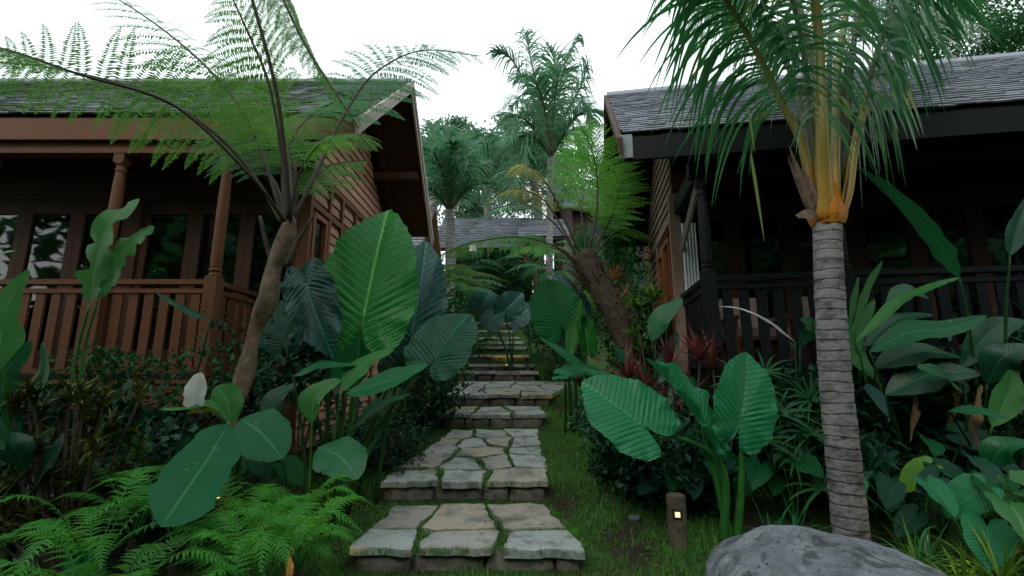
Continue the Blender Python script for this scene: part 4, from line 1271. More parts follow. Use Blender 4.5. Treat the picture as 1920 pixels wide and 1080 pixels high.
lt = tree_fern('tall tree fern with leaning brown trunk in front of the left house', [(430, 830, 3.25), (440, 765, 3.25), (462, 690, 3.28), (478, 620, 3.32), (503, 560, 3.3), (514, 500, 3.3), (536, 450, 3.3), (546, 405, 3.3)], lambda q: (.038 + .028 * min(1, q * 1.3)) * (1 - .35 * max(0, q - .8) * 5) + .012 * math.sin(q * 23), [
    ([(528, 420, 3.3), (490, 350, 3.3), (425, 270, 3.2), (340, 205, 3.1), (250, 165, 3.0), (120, 132, 2.9), (0, 118, 2.8), (-180, 125, 2.7)], 'fern_tree', .54, 20, dict(t0=.24, droop=.38, sr=SR, nrm=(.1, -1, .12), pl=.085, sub=27, full=.4, tipl=.55, ang=100)),
    ([(532, 415, 3.3), (495, 300, 3.3), (450, 200, 3.4), (360, 100, 3.6), (240, 10, 3.8), (110, -60, 4.0)], 'fern_tree', .62, 20, dict(t0=.28, droop=.45, sr=SR, nrm=(.3, -.6, .6), pl=.10, sub=27)),
    ([(540, 410, 3.25), (530, 300, 3.2), (505, 160, 3.1), (460, 50, 3.0), (410, -60, 2.9)], 'fern_tree', .5, 18, dict(t0=.3, droop=.5, sr=SR, nrm=(-.4, -.7, .5), pl=.085, sub=30)),
    ([(545, 410, 3.25), (520, 180, 3.0), (460, -60, 2.8), (500, -60, 2.6), (570, 80, 2.55), (672, 240, 2.55)], 'fern_tree', .34, 30, dict(t0=.55, droop=1.3, sr=SR, nrm=(.5, -.3, .8), pl=.06, sub=24, full=.2)),
    ([(550, 410, 3.3), (600, 310, 3.5), (640, 225, 3.7), (700, 140, 3.9), (790, 95, 4.1), (895, 105, 4.3)], 'fern_back', .68, 15, dict(t0=.40, droop=.40, sr=SR, nrm=(.1, -.8, .5), pl=.11, sub=36, full=.35, tipl=.3)),
    ([(545, 415, 3.3), (545, 330, 3.5), (530, 260, 3.8), (470, 210, 4.2), (390, 200, 4.6)], 'fern_tree', .6, 20, dict(t0=.3, droop=.4, sr=(.013, .004), nrm=(.1, -.6, .7), pl=.085, sub=28)),
    ([(545, 415, 3.25), (560, 330, 3.2), (600, 270, 3.1), (660, 250, 3.0), (700, 280, 2.95)], 'fern_tree', .36, 20, dict(t0=.3, droop=.5, sr=(.011, .004), nrm=(0, -.5, .8), pl=.06, sub=22)),
    ([(552, 415, 3.35), (580, 350, 3.6), (620, 310, 3.9), (690, 300, 4.2)], 'fern_tree', .42, 18, dict(t0=.25, droop=.5, sr=(.011, .004), nrm=(0, -.6, .8), pl=.07, sub=22)),
    ([(540, 415, 3.35), (530, 320, 3.6), (560, 240, 3.9), (630, 190, 4.2), (700, 190, 4.4)], 'fern_tree', .5, 20, dict(t0=.3, droop=.5, sr=(.011, .004), nrm=(0, -.6, .8), pl=.08, sub=26)),
    ([(535, 415, 3.2), (470, 330, 2.9), (330, 200, 2.6), (150, 140, 2.3), (0, 90, 2.1), (-100, 80, 2.0)], 'fern_tree', .30, 14, dict(t0=.62, droop=.6, sr=(.013, .004), nrm=(0, -.5, .8), pl=.07, sub=26)),
    ([(538, 415, 3.35), (515, 340, 3.5), (470, 290, 3.7), (420, 250, 4.0), (350, 240, 4.2)], 'fern_back', .45, 18, dict(t0=.3, droop=.6, sr=(.011, .004), nrm=(0, -.5, .8), pl=.07, sub=22)),
], 'bark_fern')
for pts, r in [([(538, 500, 3.25), (560, 450, 3.22), (592, 398, 3.2)], (.024, .007)), ([(520, 520, 3.36), (500, 460, 3.36), (488, 405, 3.36)], (.022, .012)), ([(548, 440, 3.36), (556, 390, 3.36), (552, 300, 3.36)], (.02, .014))]:
    mb = MB(); mb.tube(cr([P(*q) for q in pts], 10), r, 8); mb.build('old_frond_stub', M['bark_rough'], lt, smooth=True)

rt = tree_fern('leaning tree fern with lime fronds between the path and the right house', [(1250, 790, 5.9), (1195, 690, 6.1), (1160, 600, 6.25), (1120, 530, 6.35), (1092, 478, 6.4)], lambda q: .13 + .05 * q, [
    ([(1100, 480, 6.4), (1116, 420, 6.4), (1120, 340, 6.4), (1108, 275, 6.3), (1085, 230, 6.2)], 'fern_lime', .72, 30, dict(t0=.3, droop=.12, sr=SR, nrm=(.1, -1, .2), pl=.075, sub=22, full=.3, ang=75)),
    ([(1105, 482, 6.5), (1140, 420, 6.7), (1165, 350, 6.8), (1175, 290, 6.9)], 'fern_lime', .55, 26, dict(t0=.3, droop=.15, sr=SR, nrm=(-.2, -1, .2), pl=.07, sub=20, full=.3, ang=75)),
    ([(1090, 482, 6.35), (1062, 420, 6.3), (1025, 345, 6.2), (985, 312, 6.1), (950, 330, 6.0)], 'fern_yellow', .42, 24, dict(t0=.5, droop=.6, sr=SR, nrm=(0, -.5, .8), pl=.06, sub=16)),
    ([(1085, 485, 6.35), (1050, 420, 6.4), (1015, 372, 6.5), (960, 355, 6.6), (900, 385, 6.7)], 'fern_yellow', .42, 26, dict(t0=.35, droop=.5, sr=SR, nrm=(0, -.5, .8), pl=.06, sub=16)),
    ([(1080, 490, 6.3), (1040, 462, 6.2), (975, 445, 6.0), (900, 452, 5.8), (845, 470, 5.7), (790, 502, 5.6)], 'fern_tree', .50, 30, dict(t0=.22, droop=.55, sr=SR, nrm=(.1, -.5, .85), pl=.06, sub=18, full=.2)),
    ([(1082, 480, 6.5), (1040, 420, 6.8), (985, 385, 7.1), (920, 395, 7.4), (870, 440, 7.6)], 'fern_back', .55, 26, dict(t0=.3, droop=.4, sr=SR, nrm=(0, -.5, .85), pl=.07, sub=18)),
    ([(1080, 495, 6.4), (1050, 470, 6.7), (1000, 460, 7.0), (960, 480, 7.3)], 'fern_lime', .45, 22, dict(t0=.3, droop=.4, sr=SR, nrm=(0, -.5, .85), pl=.06, sub=16)),
    ([(1110, 485, 6.5), (1150, 440, 6.8), (1190, 430, 7.1), (1220, 460, 7.3)], 'fern_tree', .5, 22, dict(t0=.3, droop=.4, sr=SR, nrm=(0, -.6, .8), pl=.06, sub=16)),
    ([(1100, 480, 6.6), (1090, 400, 7.0), (1070, 330, 7.4), (1040, 290, 7.7)], 'fern_tree', .55, 24, dict(t0=.35, droop=.3, sr=SR, nrm=(0, -.9, .4), pl=.06, sub=16)),
], 'bark_rough', bump=.2, tn=14)
mb = MB()
for k in range(26):      # fibrous boot of old frond bases around the top of the trunk
    a = U(0, 6.28); q = P(1105, 510, 6.38) + V((math.cos(a) * .13, math.sin(a) * .13, U(-.5, .1)))
    mb.tube(cr([q, q + V((math.cos(a) * .08, math.sin(a) * .08, .12)), q + V((math.cos(a) * .17 - .1, math.sin(a) * .15, .3))], 5), (.022, .006), 5)
for k in range(46):      # old frond bases lying along the trunk
    t_ = U(.1, .95); a = U(0, 6.28)
    tc = cr([P(1250, 790, 5.9), P(1195, 690, 6.1), P(1160, 600, 6.25), P(1120, 530, 6.35), P(1092, 478, 6.4)], 20)
    i = int(t_ * 18); o_ = V((math.cos(a), math.sin(a), 0)) * (.15 + .02 * t_)
    mb.tube(cr([tc[i] + o_, tc[i + 1] + o_ * 1.06, tc[i + 2] + o_ * 1.28], 4), (.026, .008), 5)
mb.build('frond_bases', M['bark_rough'], rt)['kind'] = 'stuff'
for px, py, L in [(978, 322, 90), (990, 330, 70), (1003, 330, 85), (1018, 335, 60), (962, 330, 75), (1090, 350, 55)]:
    mb = MB(); p = P(px, py, 6.1)
    ns = 16
    for j in range(ns):
        s = j / ns
        q = p + V((.015 * math.sin(s * 7), 0, -s * px_w(L, 6.1)))
        for g in (-1, 1):
            e = V((g * U(.02, .045), U(-.02, .02), -.03))
            mb.add([q, q + e * .5 + V((0, 0, .008)), q + e, q + e * .5 - V((0, 0, .008))], [(0, 1, 2, 3)])
    mb.build('dead_frond', M['fern_dead'], rt)['label'] = 'brown dead frond hanging down'

def small_tree_fern(lab, crown, Y, n, L, mat, azr=(0, 6.28), h=None, Lp=.4, name='tree_fern', lift=.4, nn=20, sub=12):
    c = P(crown[0], crown[1], Y)
    b = G(c.x, c.y, -.03)
    t = thing(name, lab, 'tree fern', b)
    if c.z - b.z > .15:
        mb = MB(); mb.tube(cr([b, b.lerp(c, .5) + V((.03, 0, 0)), c], 12), (.09, .07), 9, bump=lambda i, k: .15 * noise.noise(V((i, k * 2, 1))))
        mb.build('trunk', M['bark_rough'], t, smooth=True)
    for k in range(n):
        a = azr[0] + (azr[1] - azr[0]) * (k + .5 + U(-.3, .3)) / n
        d = V((math.cos(a), math.sin(a), 0)); l = L * U(.8, 1.15); lf = lift * U(.5, 1.3)
        pts = [c, c + d * l * .35 + V((0, 0, l * lf * .8)), c + d * l * .7 + V((0, 0, l * lf * .8)), c + d * l + V((0, 0, l * lf * .35))]
        mb = MB(); ms = MB()
        frond(mb, ms, pts, (0, -.3, 1), Lp, nn, .25, sub, .05, .35, 70, (.012, .004), .3, nseg=20)
        o = mb.build('frond', M[mat], t)
        ms.build('stalk', M['stalk_olive'], o)
small_tree_fern('yellowish fern arching over the left side of the upper steps', (790, 545), 6.6, 6, 1.15, 'fern_tree', (-.9, .9), Lp=.32, lift=.3)
small_tree_fern('fern left of the upper steps behind the giant elephant ear', (830, 560), 9.0, 8, 1.3, 'fern_back', Lp=.4)
small_tree_fern('tree fern standing centrally beyond the top of the stairs', (1003, 500), 13.0, 10, 1.8, 'fern_back', Lp=.55)
small_tree_fern('tree fern at the right of the stair head', (1040, 520), 10.8, 9, 1.5, 'fern_back', Lp=.45)
small_tree_fern('lower fern by the stair head under the far roof', (868, 520), 13.5, 9, 1.5, 'fern_back', Lp=.5)
small_tree_fern('fern at the right of the upper steps above the bluish elephant ear', (1085, 575), 9.2, 8, 1.0, 'fern_bright', Lp=.3)

# ------------------------------------------------------------------ palms
def ringed_trunk(mb, pts, r, n=110, k=18, ring=.055, amp=.035):
    c = cr(pts, n)
    ln = sum((c[i + 1] - c[i]).length for i in range(n))
    def rr(t):
        s = (t * ln / ring) % 1
        return (r[0] + (r[1] - r[0]) * t) * (1 + amp * (1 - s) ** 2 + .012 * math.sin(t * 60) + .3 * max(0, .1 - t))
    mb.tube(c, rr, k, bump=lambda i, q: .03 * noise.noise(V((i * .35, math.cos(q / k * 6.28) * 2, math.sin(q / k * 6.28) * 2))))
b = GP(1592, 3.0)
pt = thing('coconut_palm', 'young coconut palm with ringed grey trunk and orange leaf bases behind the boulder', 'palm tree', b)
mb = MB(); ringed_trunk(mb, [V((P(1592, 990, 3.0).x, 3.0, b.z - .05)), P(1580, 850, 3.0), P(1565, 700, 3.0), P(1556, 560, 3.0), P(1550, 415, 3.0)], (.098, .084))
mb.build('trunk', M['bark_palm'], pt, smooth=True)
mb = MB(); q0 = P(1551, 418, 3.0)
prof = [(.094, -.02), (.103, .02), (.108, .06), (.100, .12), (.085, .2), (.065, .32), (.045, .45)]
vs = []
for i, (r_, z) in enumerate(prof):
    for k in range(20):
        a = 6.283 * k / 20
        rr = r_ * (1 + .10 * math.sin(k * 2.1 + i * .7) + .06 * math.sin(k * 5))
        vs.append(q0 + V((rr * math.cos(a), rr * math.sin(a), z)))
mb.add(vs, [(i * 20 + k, i * 20 + (k + 1) % 20, (i + 1) * 20 + (k + 1) % 20, (i + 1) * 20 + k) for i in range(6) for k in range(20)])
mb.build('leaf_boot', M['crown_orange'], pt, smooth=True)
mb = MB()
for k in range(16):
    a = U(-.5, 3.64); s = q0 + V((math.cos(a) * .088, math.sin(a) * .088 , U(.02, .18)))
    strip(mb, s, V((math.cos(a) * .25, math.sin(a) * .25, 1)), U(.3, .55), U(.03, .055), -.1, V((-math.sin(a), math.cos(a), 0)), 6, .2)
q = P(1500, 410, 2.95); strip(mb, q0 + V((-.08, -.03, .04)), V((-.9, -.1, .15)), .16, .05, .3, V((0, .3, 1)), 5, .2, tipw=.3)
mb.build('fibre_sheath', M['bark_fern'], pt)
palm_f = [
    ([(1547, 412, 2.965), (1543, 330, 2.92), (1541, 250, 2.87), (1532, 40, 2.80), (1500, -220, 2.5), (1440, -380, 2.0)], .42, (.060, .012)),
    ([(1566, 405, 3.03), (1566, 260, 3.1), (1577, 80, 3.2), (1630, -120, 3.5), (1740, -220, 4.0)], .42, (.040, .012)),
    ([(1535, 410, 3.0), (1520, 360, 3.0), (1504, 270, 3.0), (1465, 190, 3.0), (1410, 80, 2.95), (1360, 0, 2.9), (1320, -60, 2.8)], .48, (.040, .010)),
    ([(1572, 410, 3.0), (1590, 360, 3.0), (1603, 270, 3.0), (1622, 190, 3.0), (1650, 80, 2.95), (1690, -10, 2.85), (1730, -60, 2.7)], .48, (.038, .010)),
    ([(1530, 350, 3.12), (1490, 160, 3.4), (1440, 50, 3.7), (1380, 0, 4.1), (1340, 10, 4.4)], .42, (.028, .010)),
    ([(1588, 350, 3.12), (1630, 180, 3.4), (1680, 70, 3.8), (1720, 20, 4.2), (1750, 20, 4.5)], .42, (.028, .010)),
    ([(1535, 340, 3.1), (1500, 60, 3.05), (1440, -120, 2.9), (1360, -180, 2.7), (1250, -190, 2.4)], .36, (.024, .008)),
    ([(1578, 340, 3.1), (1610, 20, 3.1), (1670, -110, 3.1), (1730, -140, 3.0), (1790, -120, 2.9)], .36, (.024, .008)),
    ([(1556, 330, 3.15), (1555, 120, 3.5), (1560, -20, 4.0), (1550, -50, 4.7)], .5, (.026, .009)),
    ([(1565, 330, 3.15), (1590, 120, 3.4), (1630, 10, 3.7), (1680, -40, 4.1)], .5, (.026, .009)),
    ([(1550, 330, 3.2), (1530, 160, 3.6), (1500, 60, 4.0), (1450, 40, 4.4)], .5, (.026, .009)),
    ([(1545, 330, 3.12), (1520, 100, 3.3), (1470, -60, 3.5), (1390, -120, 3.9)], .3, (.026, .009)),
]
for i, (px, t0, sr) in enumerate(palm_f):
    mb = MB(); ms = MB()
    palm_frond(mb, ms, [P(*q) for q in px], (0, .1, 1), (1.0 if i in (2, 3, 6, 7) else .85), 64, t0, .014, 2.3, 75, sr, 8, lift=-.05, full=.12)
    o = mb.build('frond', M['palm'], pt)
    ms.build('petiole', M['petiole' if i < 4 else 'stalk_olive'], o, smooth=True)
mb = MB()
strip(mb, P(1408, 290, 2.9), V((.05, 0, -1)), .62, .012, 0, V((1, 0, 0)), 10, .2)
strip(mb, P(1402, 200, 2.9), V((.05, 0, -1)), .35, .01, 0, V((1, 0, 0)), 6, .2)
mb.build('frond', M['palm_yellow'], pt)['label'] = 'single yellowing leaflet hanging low'

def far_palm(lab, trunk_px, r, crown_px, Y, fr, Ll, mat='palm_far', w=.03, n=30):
    c = P(*crown_px, Y)
    pts = [P(*q) for q in trunk_px]
    b = G(pts[0].x, pts[0].y, -.05)
    t = thing('coconut_palm', lab, 'palm tree', b)
    mb = MB(); ringed_trunk(mb, [b] + pts + [c], r, 50, 10, .15, .05)
    mb.build('trunk', M['bark_far'], t, smooth=True)
    for px in fr:
        mb = MB(); ms = MB()
        palm_frond(mb, ms, [c] + [P(*q) for q in px], (0, -.2, 1), Ll * 1.3, n + 18, .12, w, 1.1, 52, (.045, .015), 4, nseg=20, lift=.25)
        o = mb.build('frond', M[mat], t); ms.build('petiole', M['stalk_olive'], o, smooth=True)
Y = 13
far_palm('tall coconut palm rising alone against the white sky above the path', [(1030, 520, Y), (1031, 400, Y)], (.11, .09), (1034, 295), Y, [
    [(1005, 200, Y), (965, 120, Y - .3), (935, 95, Y - .5)], [(1012, 190, Y + .2), (995, 110, Y + .3), (985, 62, Y + .3)], [(1045, 190, Y), (1060, 120, Y), (1086, 70, Y - .2)],
    [(1060, 220, Y), (1090, 160, Y - .3), (1102, 118, Y - .5)], [(1070, 230, Y - .3), (1100, 210, Y - .8), (1112, 235, Y - 1.2)], [(1000, 240, Y - .4), (970, 220, Y - 1), (955, 260, Y - 1.5)],
    [(1020, 200, Y - .6), (1000, 150, Y - 1.4), (975, 150, Y - 2.2)], [(1040, 190, Y - .7), (1050, 140, Y - 1.4), (1065, 150, Y - 2.2)], [(1050, 230, Y + .6), (1080, 190, Y + 1.2), (1105, 200, Y + 1.6)],
    [(1010, 230, Y + .6), (980, 190, Y + 1.2), (955, 200, Y + 1.8)], [(1035, 180, Y), (1040, 120, Y), (1030, 90, Y)], [(1060, 250, Y - .8), (1085, 260, Y - 1.2), (1095, 300, Y - 1.4)], [(1005, 260, Y - .8), (985, 265, Y - 1.1), (975, 310, Y - 1.3)]], .85)
Y = 11.5
far_palm('squat coconut palm beside the far end of the left house', [(845, 470, Y)], (.14, .13), (843, 395), Y, [
    [(840, 330, Y), (840, 280, Y), (842, 245, Y)], [(820, 340, Y), (795, 300, Y), (785, 275, Y)], [(865, 335, Y), (885, 295, Y), (895, 275, Y)], [(815, 360, Y - .5), (790, 350, Y - 1), (775, 380, Y - 1.4)],
    [(875, 355, Y - .5), (900, 345, Y - 1), (920, 375, Y - 1.5)], [(830, 330, Y - .7), (815, 290, Y - 1.4), (800, 290, Y - 2)], [(855, 330, Y - .7), (870, 300, Y - 1.4), (880, 310, Y - 2)],
    [(830, 340, Y + .7), (810, 310, Y + 1.4), (790, 330, Y + 2)], [(860, 340, Y + .7), (890, 310, Y + 1.4), (915, 330, Y + 2)], [(845, 335, Y - .5), (846, 290, Y - 1), (850, 270, Y - 1.4)]], .75)
Y = 15
far_palm('coconut palm with only its top showing behind the squat palm', [(812, 400, Y)], (.16, .14), (815, 330), Y, [
    [(813, 280, Y), (812, 235, Y)], [(800, 290, Y), (785, 260, Y), (770, 270, Y)], [(828, 290, Y), (845, 260, Y), (860, 270, Y)], [(800, 310, Y - 1), (785, 320, Y - 1.6), (775, 350, Y - 2)], [(835, 305, Y - .8), (855, 310, Y - 1.5), (865, 340, Y - 2)]], .8)
Y = 19
far_palm('distant coconut palm with drooping bluish fronds right of the squat palm', [(915, 420, Y)], (.2, .16), (915, 330), Y, [
    [(900, 290, Y), (880, 270, Y), (860, 300, Y)], [(930, 290, Y), (950, 275, Y), (975, 310, Y)], [(915, 290, Y - 1), (912, 260, Y - 2), (905, 270, Y - 3)], [(900, 310, Y - 1), (880, 320, Y - 2), (870, 370, Y - 2.5)], [(935, 310, Y - 1), (955, 330, Y - 2), (965, 380, Y - 2.5)], [(920, 295, Y + 1), (935, 270, Y + 2), (950, 280, Y + 3)]], 1.3, w=.04)
Y = 17
far_palm('distant coconut palm behind the lone tall palm', [(1010, 420, Y)], (.2, .16), (1000, 330), Y, [
    [(985, 290, Y), (965, 280, Y), (940, 310, Y)], [(1015, 290, Y), (1045, 280, Y), (1070, 310, Y)], [(1000, 290, Y - 1), (1000, 260, Y - 2)], [(985, 310, Y - 1), (965, 330, Y - 2), (955, 370, Y - 2.4)], [(1025, 310, Y - 1), (1050, 330, Y - 2), (1060, 370, Y - 2.5)]], 1.2, w=.04)

# ------------------------------------------------------------------ trees and shrubs
def tree(lab, base, h, crowns, mat, ll, lw, n, tr=.14, bark_='bark_fern', name='tree', clumps=14, cl=.34, grp='trees on the slope behind the houses'):
    t = thing(name, lab, 'tree', base, grp)
    top = max(crowns, key=lambda q: q[0].z)[0]
    mt = MB(); mc = MB()
    fork = base.lerp(V((top.x, top.y, base.z + h * .55)), .8)
    mt.tube(cr([base - V((0, 0, .1)), base.lerp(fork, .5) + V((tr, 0, 0)), fork], 12), (tr, tr * .6), 9)
    for c, r, k in crowns:
        mt.tube(cr([fork, fork.lerp(c, .5) + V((0, 0, .2)), c], 8), (tr * .5, tr * .15), 6)
        cs = cloud(mc, c, r, int(n * k), ll, lw, .1, clumps, cl)
        for q, s in cs[:8]: mt.tube(cr([c, c + q * .5 + V((0, 0, .05)), c + q], 4), (tr * .16, tr * .03), 4, cap=False)
    mt.build('trunk', M[bark_], t, smooth=True)
    mc.build('crown', M[mat], t)
def W3(px, py, Y): return P(px, py, Y)
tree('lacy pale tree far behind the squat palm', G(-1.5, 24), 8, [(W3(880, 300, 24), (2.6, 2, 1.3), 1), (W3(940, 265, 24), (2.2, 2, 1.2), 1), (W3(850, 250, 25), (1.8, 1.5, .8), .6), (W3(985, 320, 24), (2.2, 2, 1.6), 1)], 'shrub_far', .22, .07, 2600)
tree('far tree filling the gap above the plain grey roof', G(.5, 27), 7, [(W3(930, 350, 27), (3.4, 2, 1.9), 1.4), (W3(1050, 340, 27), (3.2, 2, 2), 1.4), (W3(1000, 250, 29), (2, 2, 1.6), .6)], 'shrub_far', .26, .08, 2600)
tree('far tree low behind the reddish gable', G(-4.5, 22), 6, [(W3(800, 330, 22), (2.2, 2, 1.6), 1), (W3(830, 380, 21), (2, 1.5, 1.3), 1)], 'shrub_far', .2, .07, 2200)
tree('dark leafy tree beside the rear corner of the right house', G(2.4, 10.2), 4, [(W3(1160, 400, 9.8), (.45, .6, 1.0), 1), (W3(1150, 330, 10.2), (.5, .6, .7), .7), (W3(1120, 440, 10.5), (.7, .6, .9), .8), (W3(1165, 500, 9.3), (.5, .5, .8), .8)], 'shrub_mid', .11, .02, 2600, .07)
tree('tall dense tree over the far right roof', G(10.8, 13.5), 9, [(W3(1850, 60, 13.5), (2.2, 2, 1.6), 1.5), (W3(1920, 20, 13), (2, 2, 1.6), 1.5), (W3(1790, 10, 14), (1.6, 1.5, 1.2), 1), (W3(1900, 120, 14), (1.8, 1.5, 1), 1), (W3(1740, 90, 15), (1.2, 1.2, 1.0), .7)], 'shrub_mid', .14, .045, 2600)
tree('tree on the slope above the left house ridge end', G(-2.0, 20), 5, [(W3(865, 430, 20), (1.4, 1, .8), .6), (W3(905, 395, 21), (1.4, 1, .8), .6)], 'shrub_far', .18, .06, 1600)

def shrub(lab, base, r, n, ll, lw, mat, clumps=9, h=None, cat='shrub', name='shrub', cl=.4, up=.3, grp=None):
    t = thing(name, lab, cat, base, grp)
    c = base + V((0, 0, r[2] * .95 if h is None else h))
    mc = MB(); ms = MB()
    cs = cloud(mc, c, r, n, ll, lw, up, clumps, cl)
    mc.build('foliage', M[mat], t)
    for q, s in cs: ms.tube(cr([base - V((0, 0, .02)), base.lerp(c + q, .5) + V((0, 0, .08)), c + q], 5), (.010, .004), 5, cap=False)
    ms.build('stems', M['bark_fern'], t)['kind'] = 'stuff'
shrub('trailing small-leaved shrub in front of the brown railing', GP(300, 3.75), (.85, .22, .33), 1000, .06, .02, 'shrub', 18, h=1.15)
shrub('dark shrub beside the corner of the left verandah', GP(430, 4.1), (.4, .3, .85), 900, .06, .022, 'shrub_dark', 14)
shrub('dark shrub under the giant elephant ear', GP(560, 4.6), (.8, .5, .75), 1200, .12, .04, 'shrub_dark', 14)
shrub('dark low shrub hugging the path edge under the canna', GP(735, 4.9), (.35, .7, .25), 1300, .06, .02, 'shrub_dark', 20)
shrub('dark shrub left of the landing behind the giant leaves', GP(800, 6.6), (.5, .8, .55), 1300, .1, .03, 'shrub_dark', 20)
shrub('dark low shrub at the right grass edge below the heart leaf', GP(1160, 4.6), (.35, .7, .38), 1400, .08, .028, 'shrub_dark', 20)
shrub('dark shrub between the steps and the bollard light', GP(1260, 4.1), (.4, .4, .4), 1200, .09, .03, 'shrub_dark', 18)
shrub('shrub at the left of the top steps', GP(850, 10.5), (.8, 1.2, .9), 1600, .12, .04, 'shrub', 20)
shrub('shrub at the right of the top steps', GP(1050, 9.5), (.7, 1.3, .7), 1600, .12, .04, 'shrub_dark', 20)
shrub('climbing shrub against the right house gable wall', GP(1185, 7.6), (.35, .5, 1.5), 2200, .07, .025, 'shrub', 30, h=2.3)
shrub('glossy shrub in front of the right gable windows', GP(1210, 6.3), (.45, .4, .9), 1500, .10, .035, 'shrub', 22, h=1.2)
shrub('dark hedge-like shrub under the right verandah', GP(1420, 4.8), (.9, .35, .45), 1500, .1, .035, 'shrub_dark', 22)
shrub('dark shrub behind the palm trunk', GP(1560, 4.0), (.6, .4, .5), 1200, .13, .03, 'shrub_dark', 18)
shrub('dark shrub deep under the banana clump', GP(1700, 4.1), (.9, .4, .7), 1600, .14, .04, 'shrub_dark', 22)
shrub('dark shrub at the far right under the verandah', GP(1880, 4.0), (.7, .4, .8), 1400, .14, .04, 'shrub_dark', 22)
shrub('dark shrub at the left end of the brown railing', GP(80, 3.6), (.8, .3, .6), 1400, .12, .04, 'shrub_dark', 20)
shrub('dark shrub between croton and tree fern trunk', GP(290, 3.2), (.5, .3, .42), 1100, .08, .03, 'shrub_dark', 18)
shrub('hillside bush left of the far roof', G(-2.4, 13.5), (1.2, 1.2, 1.0), 1500, .16, .05, 'shrub', 20)
shrub('hillside bush right of the far roof', G(2.4, 14.5), (1.6, 1.4, 1.2), 1800, .18, .05, 'shrub', 20)
shrub('hillside bush in front of the far roof', G(-.2, 14.2), (1.7, .6, 1.1), 2200, .16, .05, 'shrub', 20)

def rosette(mb, base, n, L, w, el=(20, 80), droop=.3, seg=6, fold=.25, zj=0):
    for k in range(n):
        a = U(0, 6.283); e = R(U(*el))
        d = V((math.cos(a) * math.cos(e), math.sin(a) * math.cos(e), math.sin(e)))
        strip(mb, base + V((0, 0, U(0, zj))), d, L * U(.7, 1.15), w * U(.8, 1.2), droop * U(.4, 1.4), V((-math.sin(a), math.cos(a), 0)), seg, fold)
def rosette_plant(lab, base, heads, n, L, w, mat, cat, name, droop=.3, el=(15, 80), grp=None, zj=.05):
    t = thing(name, lab, cat, base, grp)
    for h in heads:
        mb = MB(); top = base + V(h)
        rosette(mb, top, n, L, w, el, droop, zj=zj)
        o = mb.build('leaf_rosette', M[mat], t)
        if V(h).length > .1:
            ms = MB(); ms.tube(cr([base - V((0, 0, .02)), base.lerp(top, .5), top], 5), (.012, .009), 6); ms.build('stem', M['bark_rough'], o)
rosette_plant('yellow green croton bush with curly narrow leaves at the left', GP(150, 2.9), [(U(-.32, .3), U(-.15, .15), U(.25, 1.08)) for _ in range(44)], 24, .13, .012, 'croton', 'croton', 'croton_bush', .5, zj=.1)
rosette_plant('red cordyline between the corner post and the elephant ear', GP(1290, 4.35), [(-.35, 0, .85), (-.1, .05, 1.1), (.15, -.05, 1.2), (0, -.1, .8), (-.5, .05, 1.0)], 18, .36, .022, 'red', 'cordyline', 'cordyline', .25)
rosette_plant('red cordyline low beside the dark verandah post', GP(1350, 4.3), [(0, 0, 1.15), (.25, .05, 1.0)], 14, .34, .02, 'red', 'cordyline', 'cordyline', .25)
rosette_plant('orange bromeliad beside the right gable wall', GP(1165, 7.0), [(0, 0, 2.15), (.15, 0, 1.9)], 20, .28, .018, 'orange', 'bromeliad', 'bromeliad', .4)
rosette_plant('lime bromeliad in front of the gable windows', GP(1240, 5.6), [(0, 0, 1.85), (-.2, .1, 1.75)], 22, .27, .022, 'lime', 'bromeliad', 'bromeliad', .6)
rosette_plant('brown orange bromeliad below the lime one', GP(1262, 5.55), [(0, -.02, 1.68)], 30, .24, .02, 'orange', 'bromeliad', 'bromeliad', .8)
rosette_plant('small green bromeliad by the leaning tree fern trunk', GP(1195, 5.8), [(0, 0, 1.35), (.1, 0, 1.15), (-.1, 0, 1.0)], 16, .25, .02, 'lime', 'bromeliad', 'bromeliad', .4)
rosette_plant('yellow green grassy lily tuft on the bare soil at lower right', GP(1770, 2.6), [(0, 0, .02), (.1, -.1, .1), (.3, -.15, .08), (.2, .1, .02), (.4, 0, .02), (-.15, .1, .02), (.55, .15, .02)], 24, .34, .009, 'lime', 'lily', 'lily_tuft', .5)
rosette_plant('green lily tuft at the right foot of the palm trunk', GP(1690, 2.9), [(0, 0, .02), (.15, .1, .02)], 20, .3, .01, 'palm', 'lily', 'lily_tuft', .5)
rosette_plant('long strap-leaved plant just left of the palm trunk foot', GP(1430, 3.3), [(0, 0, .02), (.2, .05, .02)], 18, .34, .014, 'ear_mid', 'lily', 'lily_tuft', .6)
def fan_palm(lab, base, heads, grp=None):
    t = thing('lady_palm', lab, 'lady palm', base, grp)
    for h in heads:
        top = base + V(h); mb = MB()
        f = V((U(-.4, .4), -.7, .5)).normalized(); s = f.cross(V((0, 0, 1))).normalized(); u2 = s.cross(f)
        for k in range(11):
            a = R(-125 + 25 * k + U(-4, 4)) + R(90)
            d = (s * math.cos(a) + u2 * math.sin(a) + f * .35)
            strip(mb, top, d, U(.26, .34), .013, .45, f.cross(d), 6, .15)
        o = mb.build('leaf', M['shrub'], t)
        ms = MB(); ms.tube(cr([base, base.lerp(top, .5) + V((0, .05, 0)), top], 6), (.008, .005), 6); ms.build('stalk', M['stalk'], o)
fan_palm('lady palm with fingered leaves left of the palm trunk', GP(1480, 3.8), [(-.1, -.1, .85), (.12, -.1, .7), (-.05, -.15, .5), (.22, 0, .95), (-.3, 0, 1.05), (.1, -.2, .32), (-.25, -.1, .65)])
fan_palm('lady palm by the right verandah rail behind the elephant ear', GP(1450, 4.3), [(0, 0, 1.1), (.2, 0, 1.0), (-.2, 0, .95), (.1, -.1, .8)])

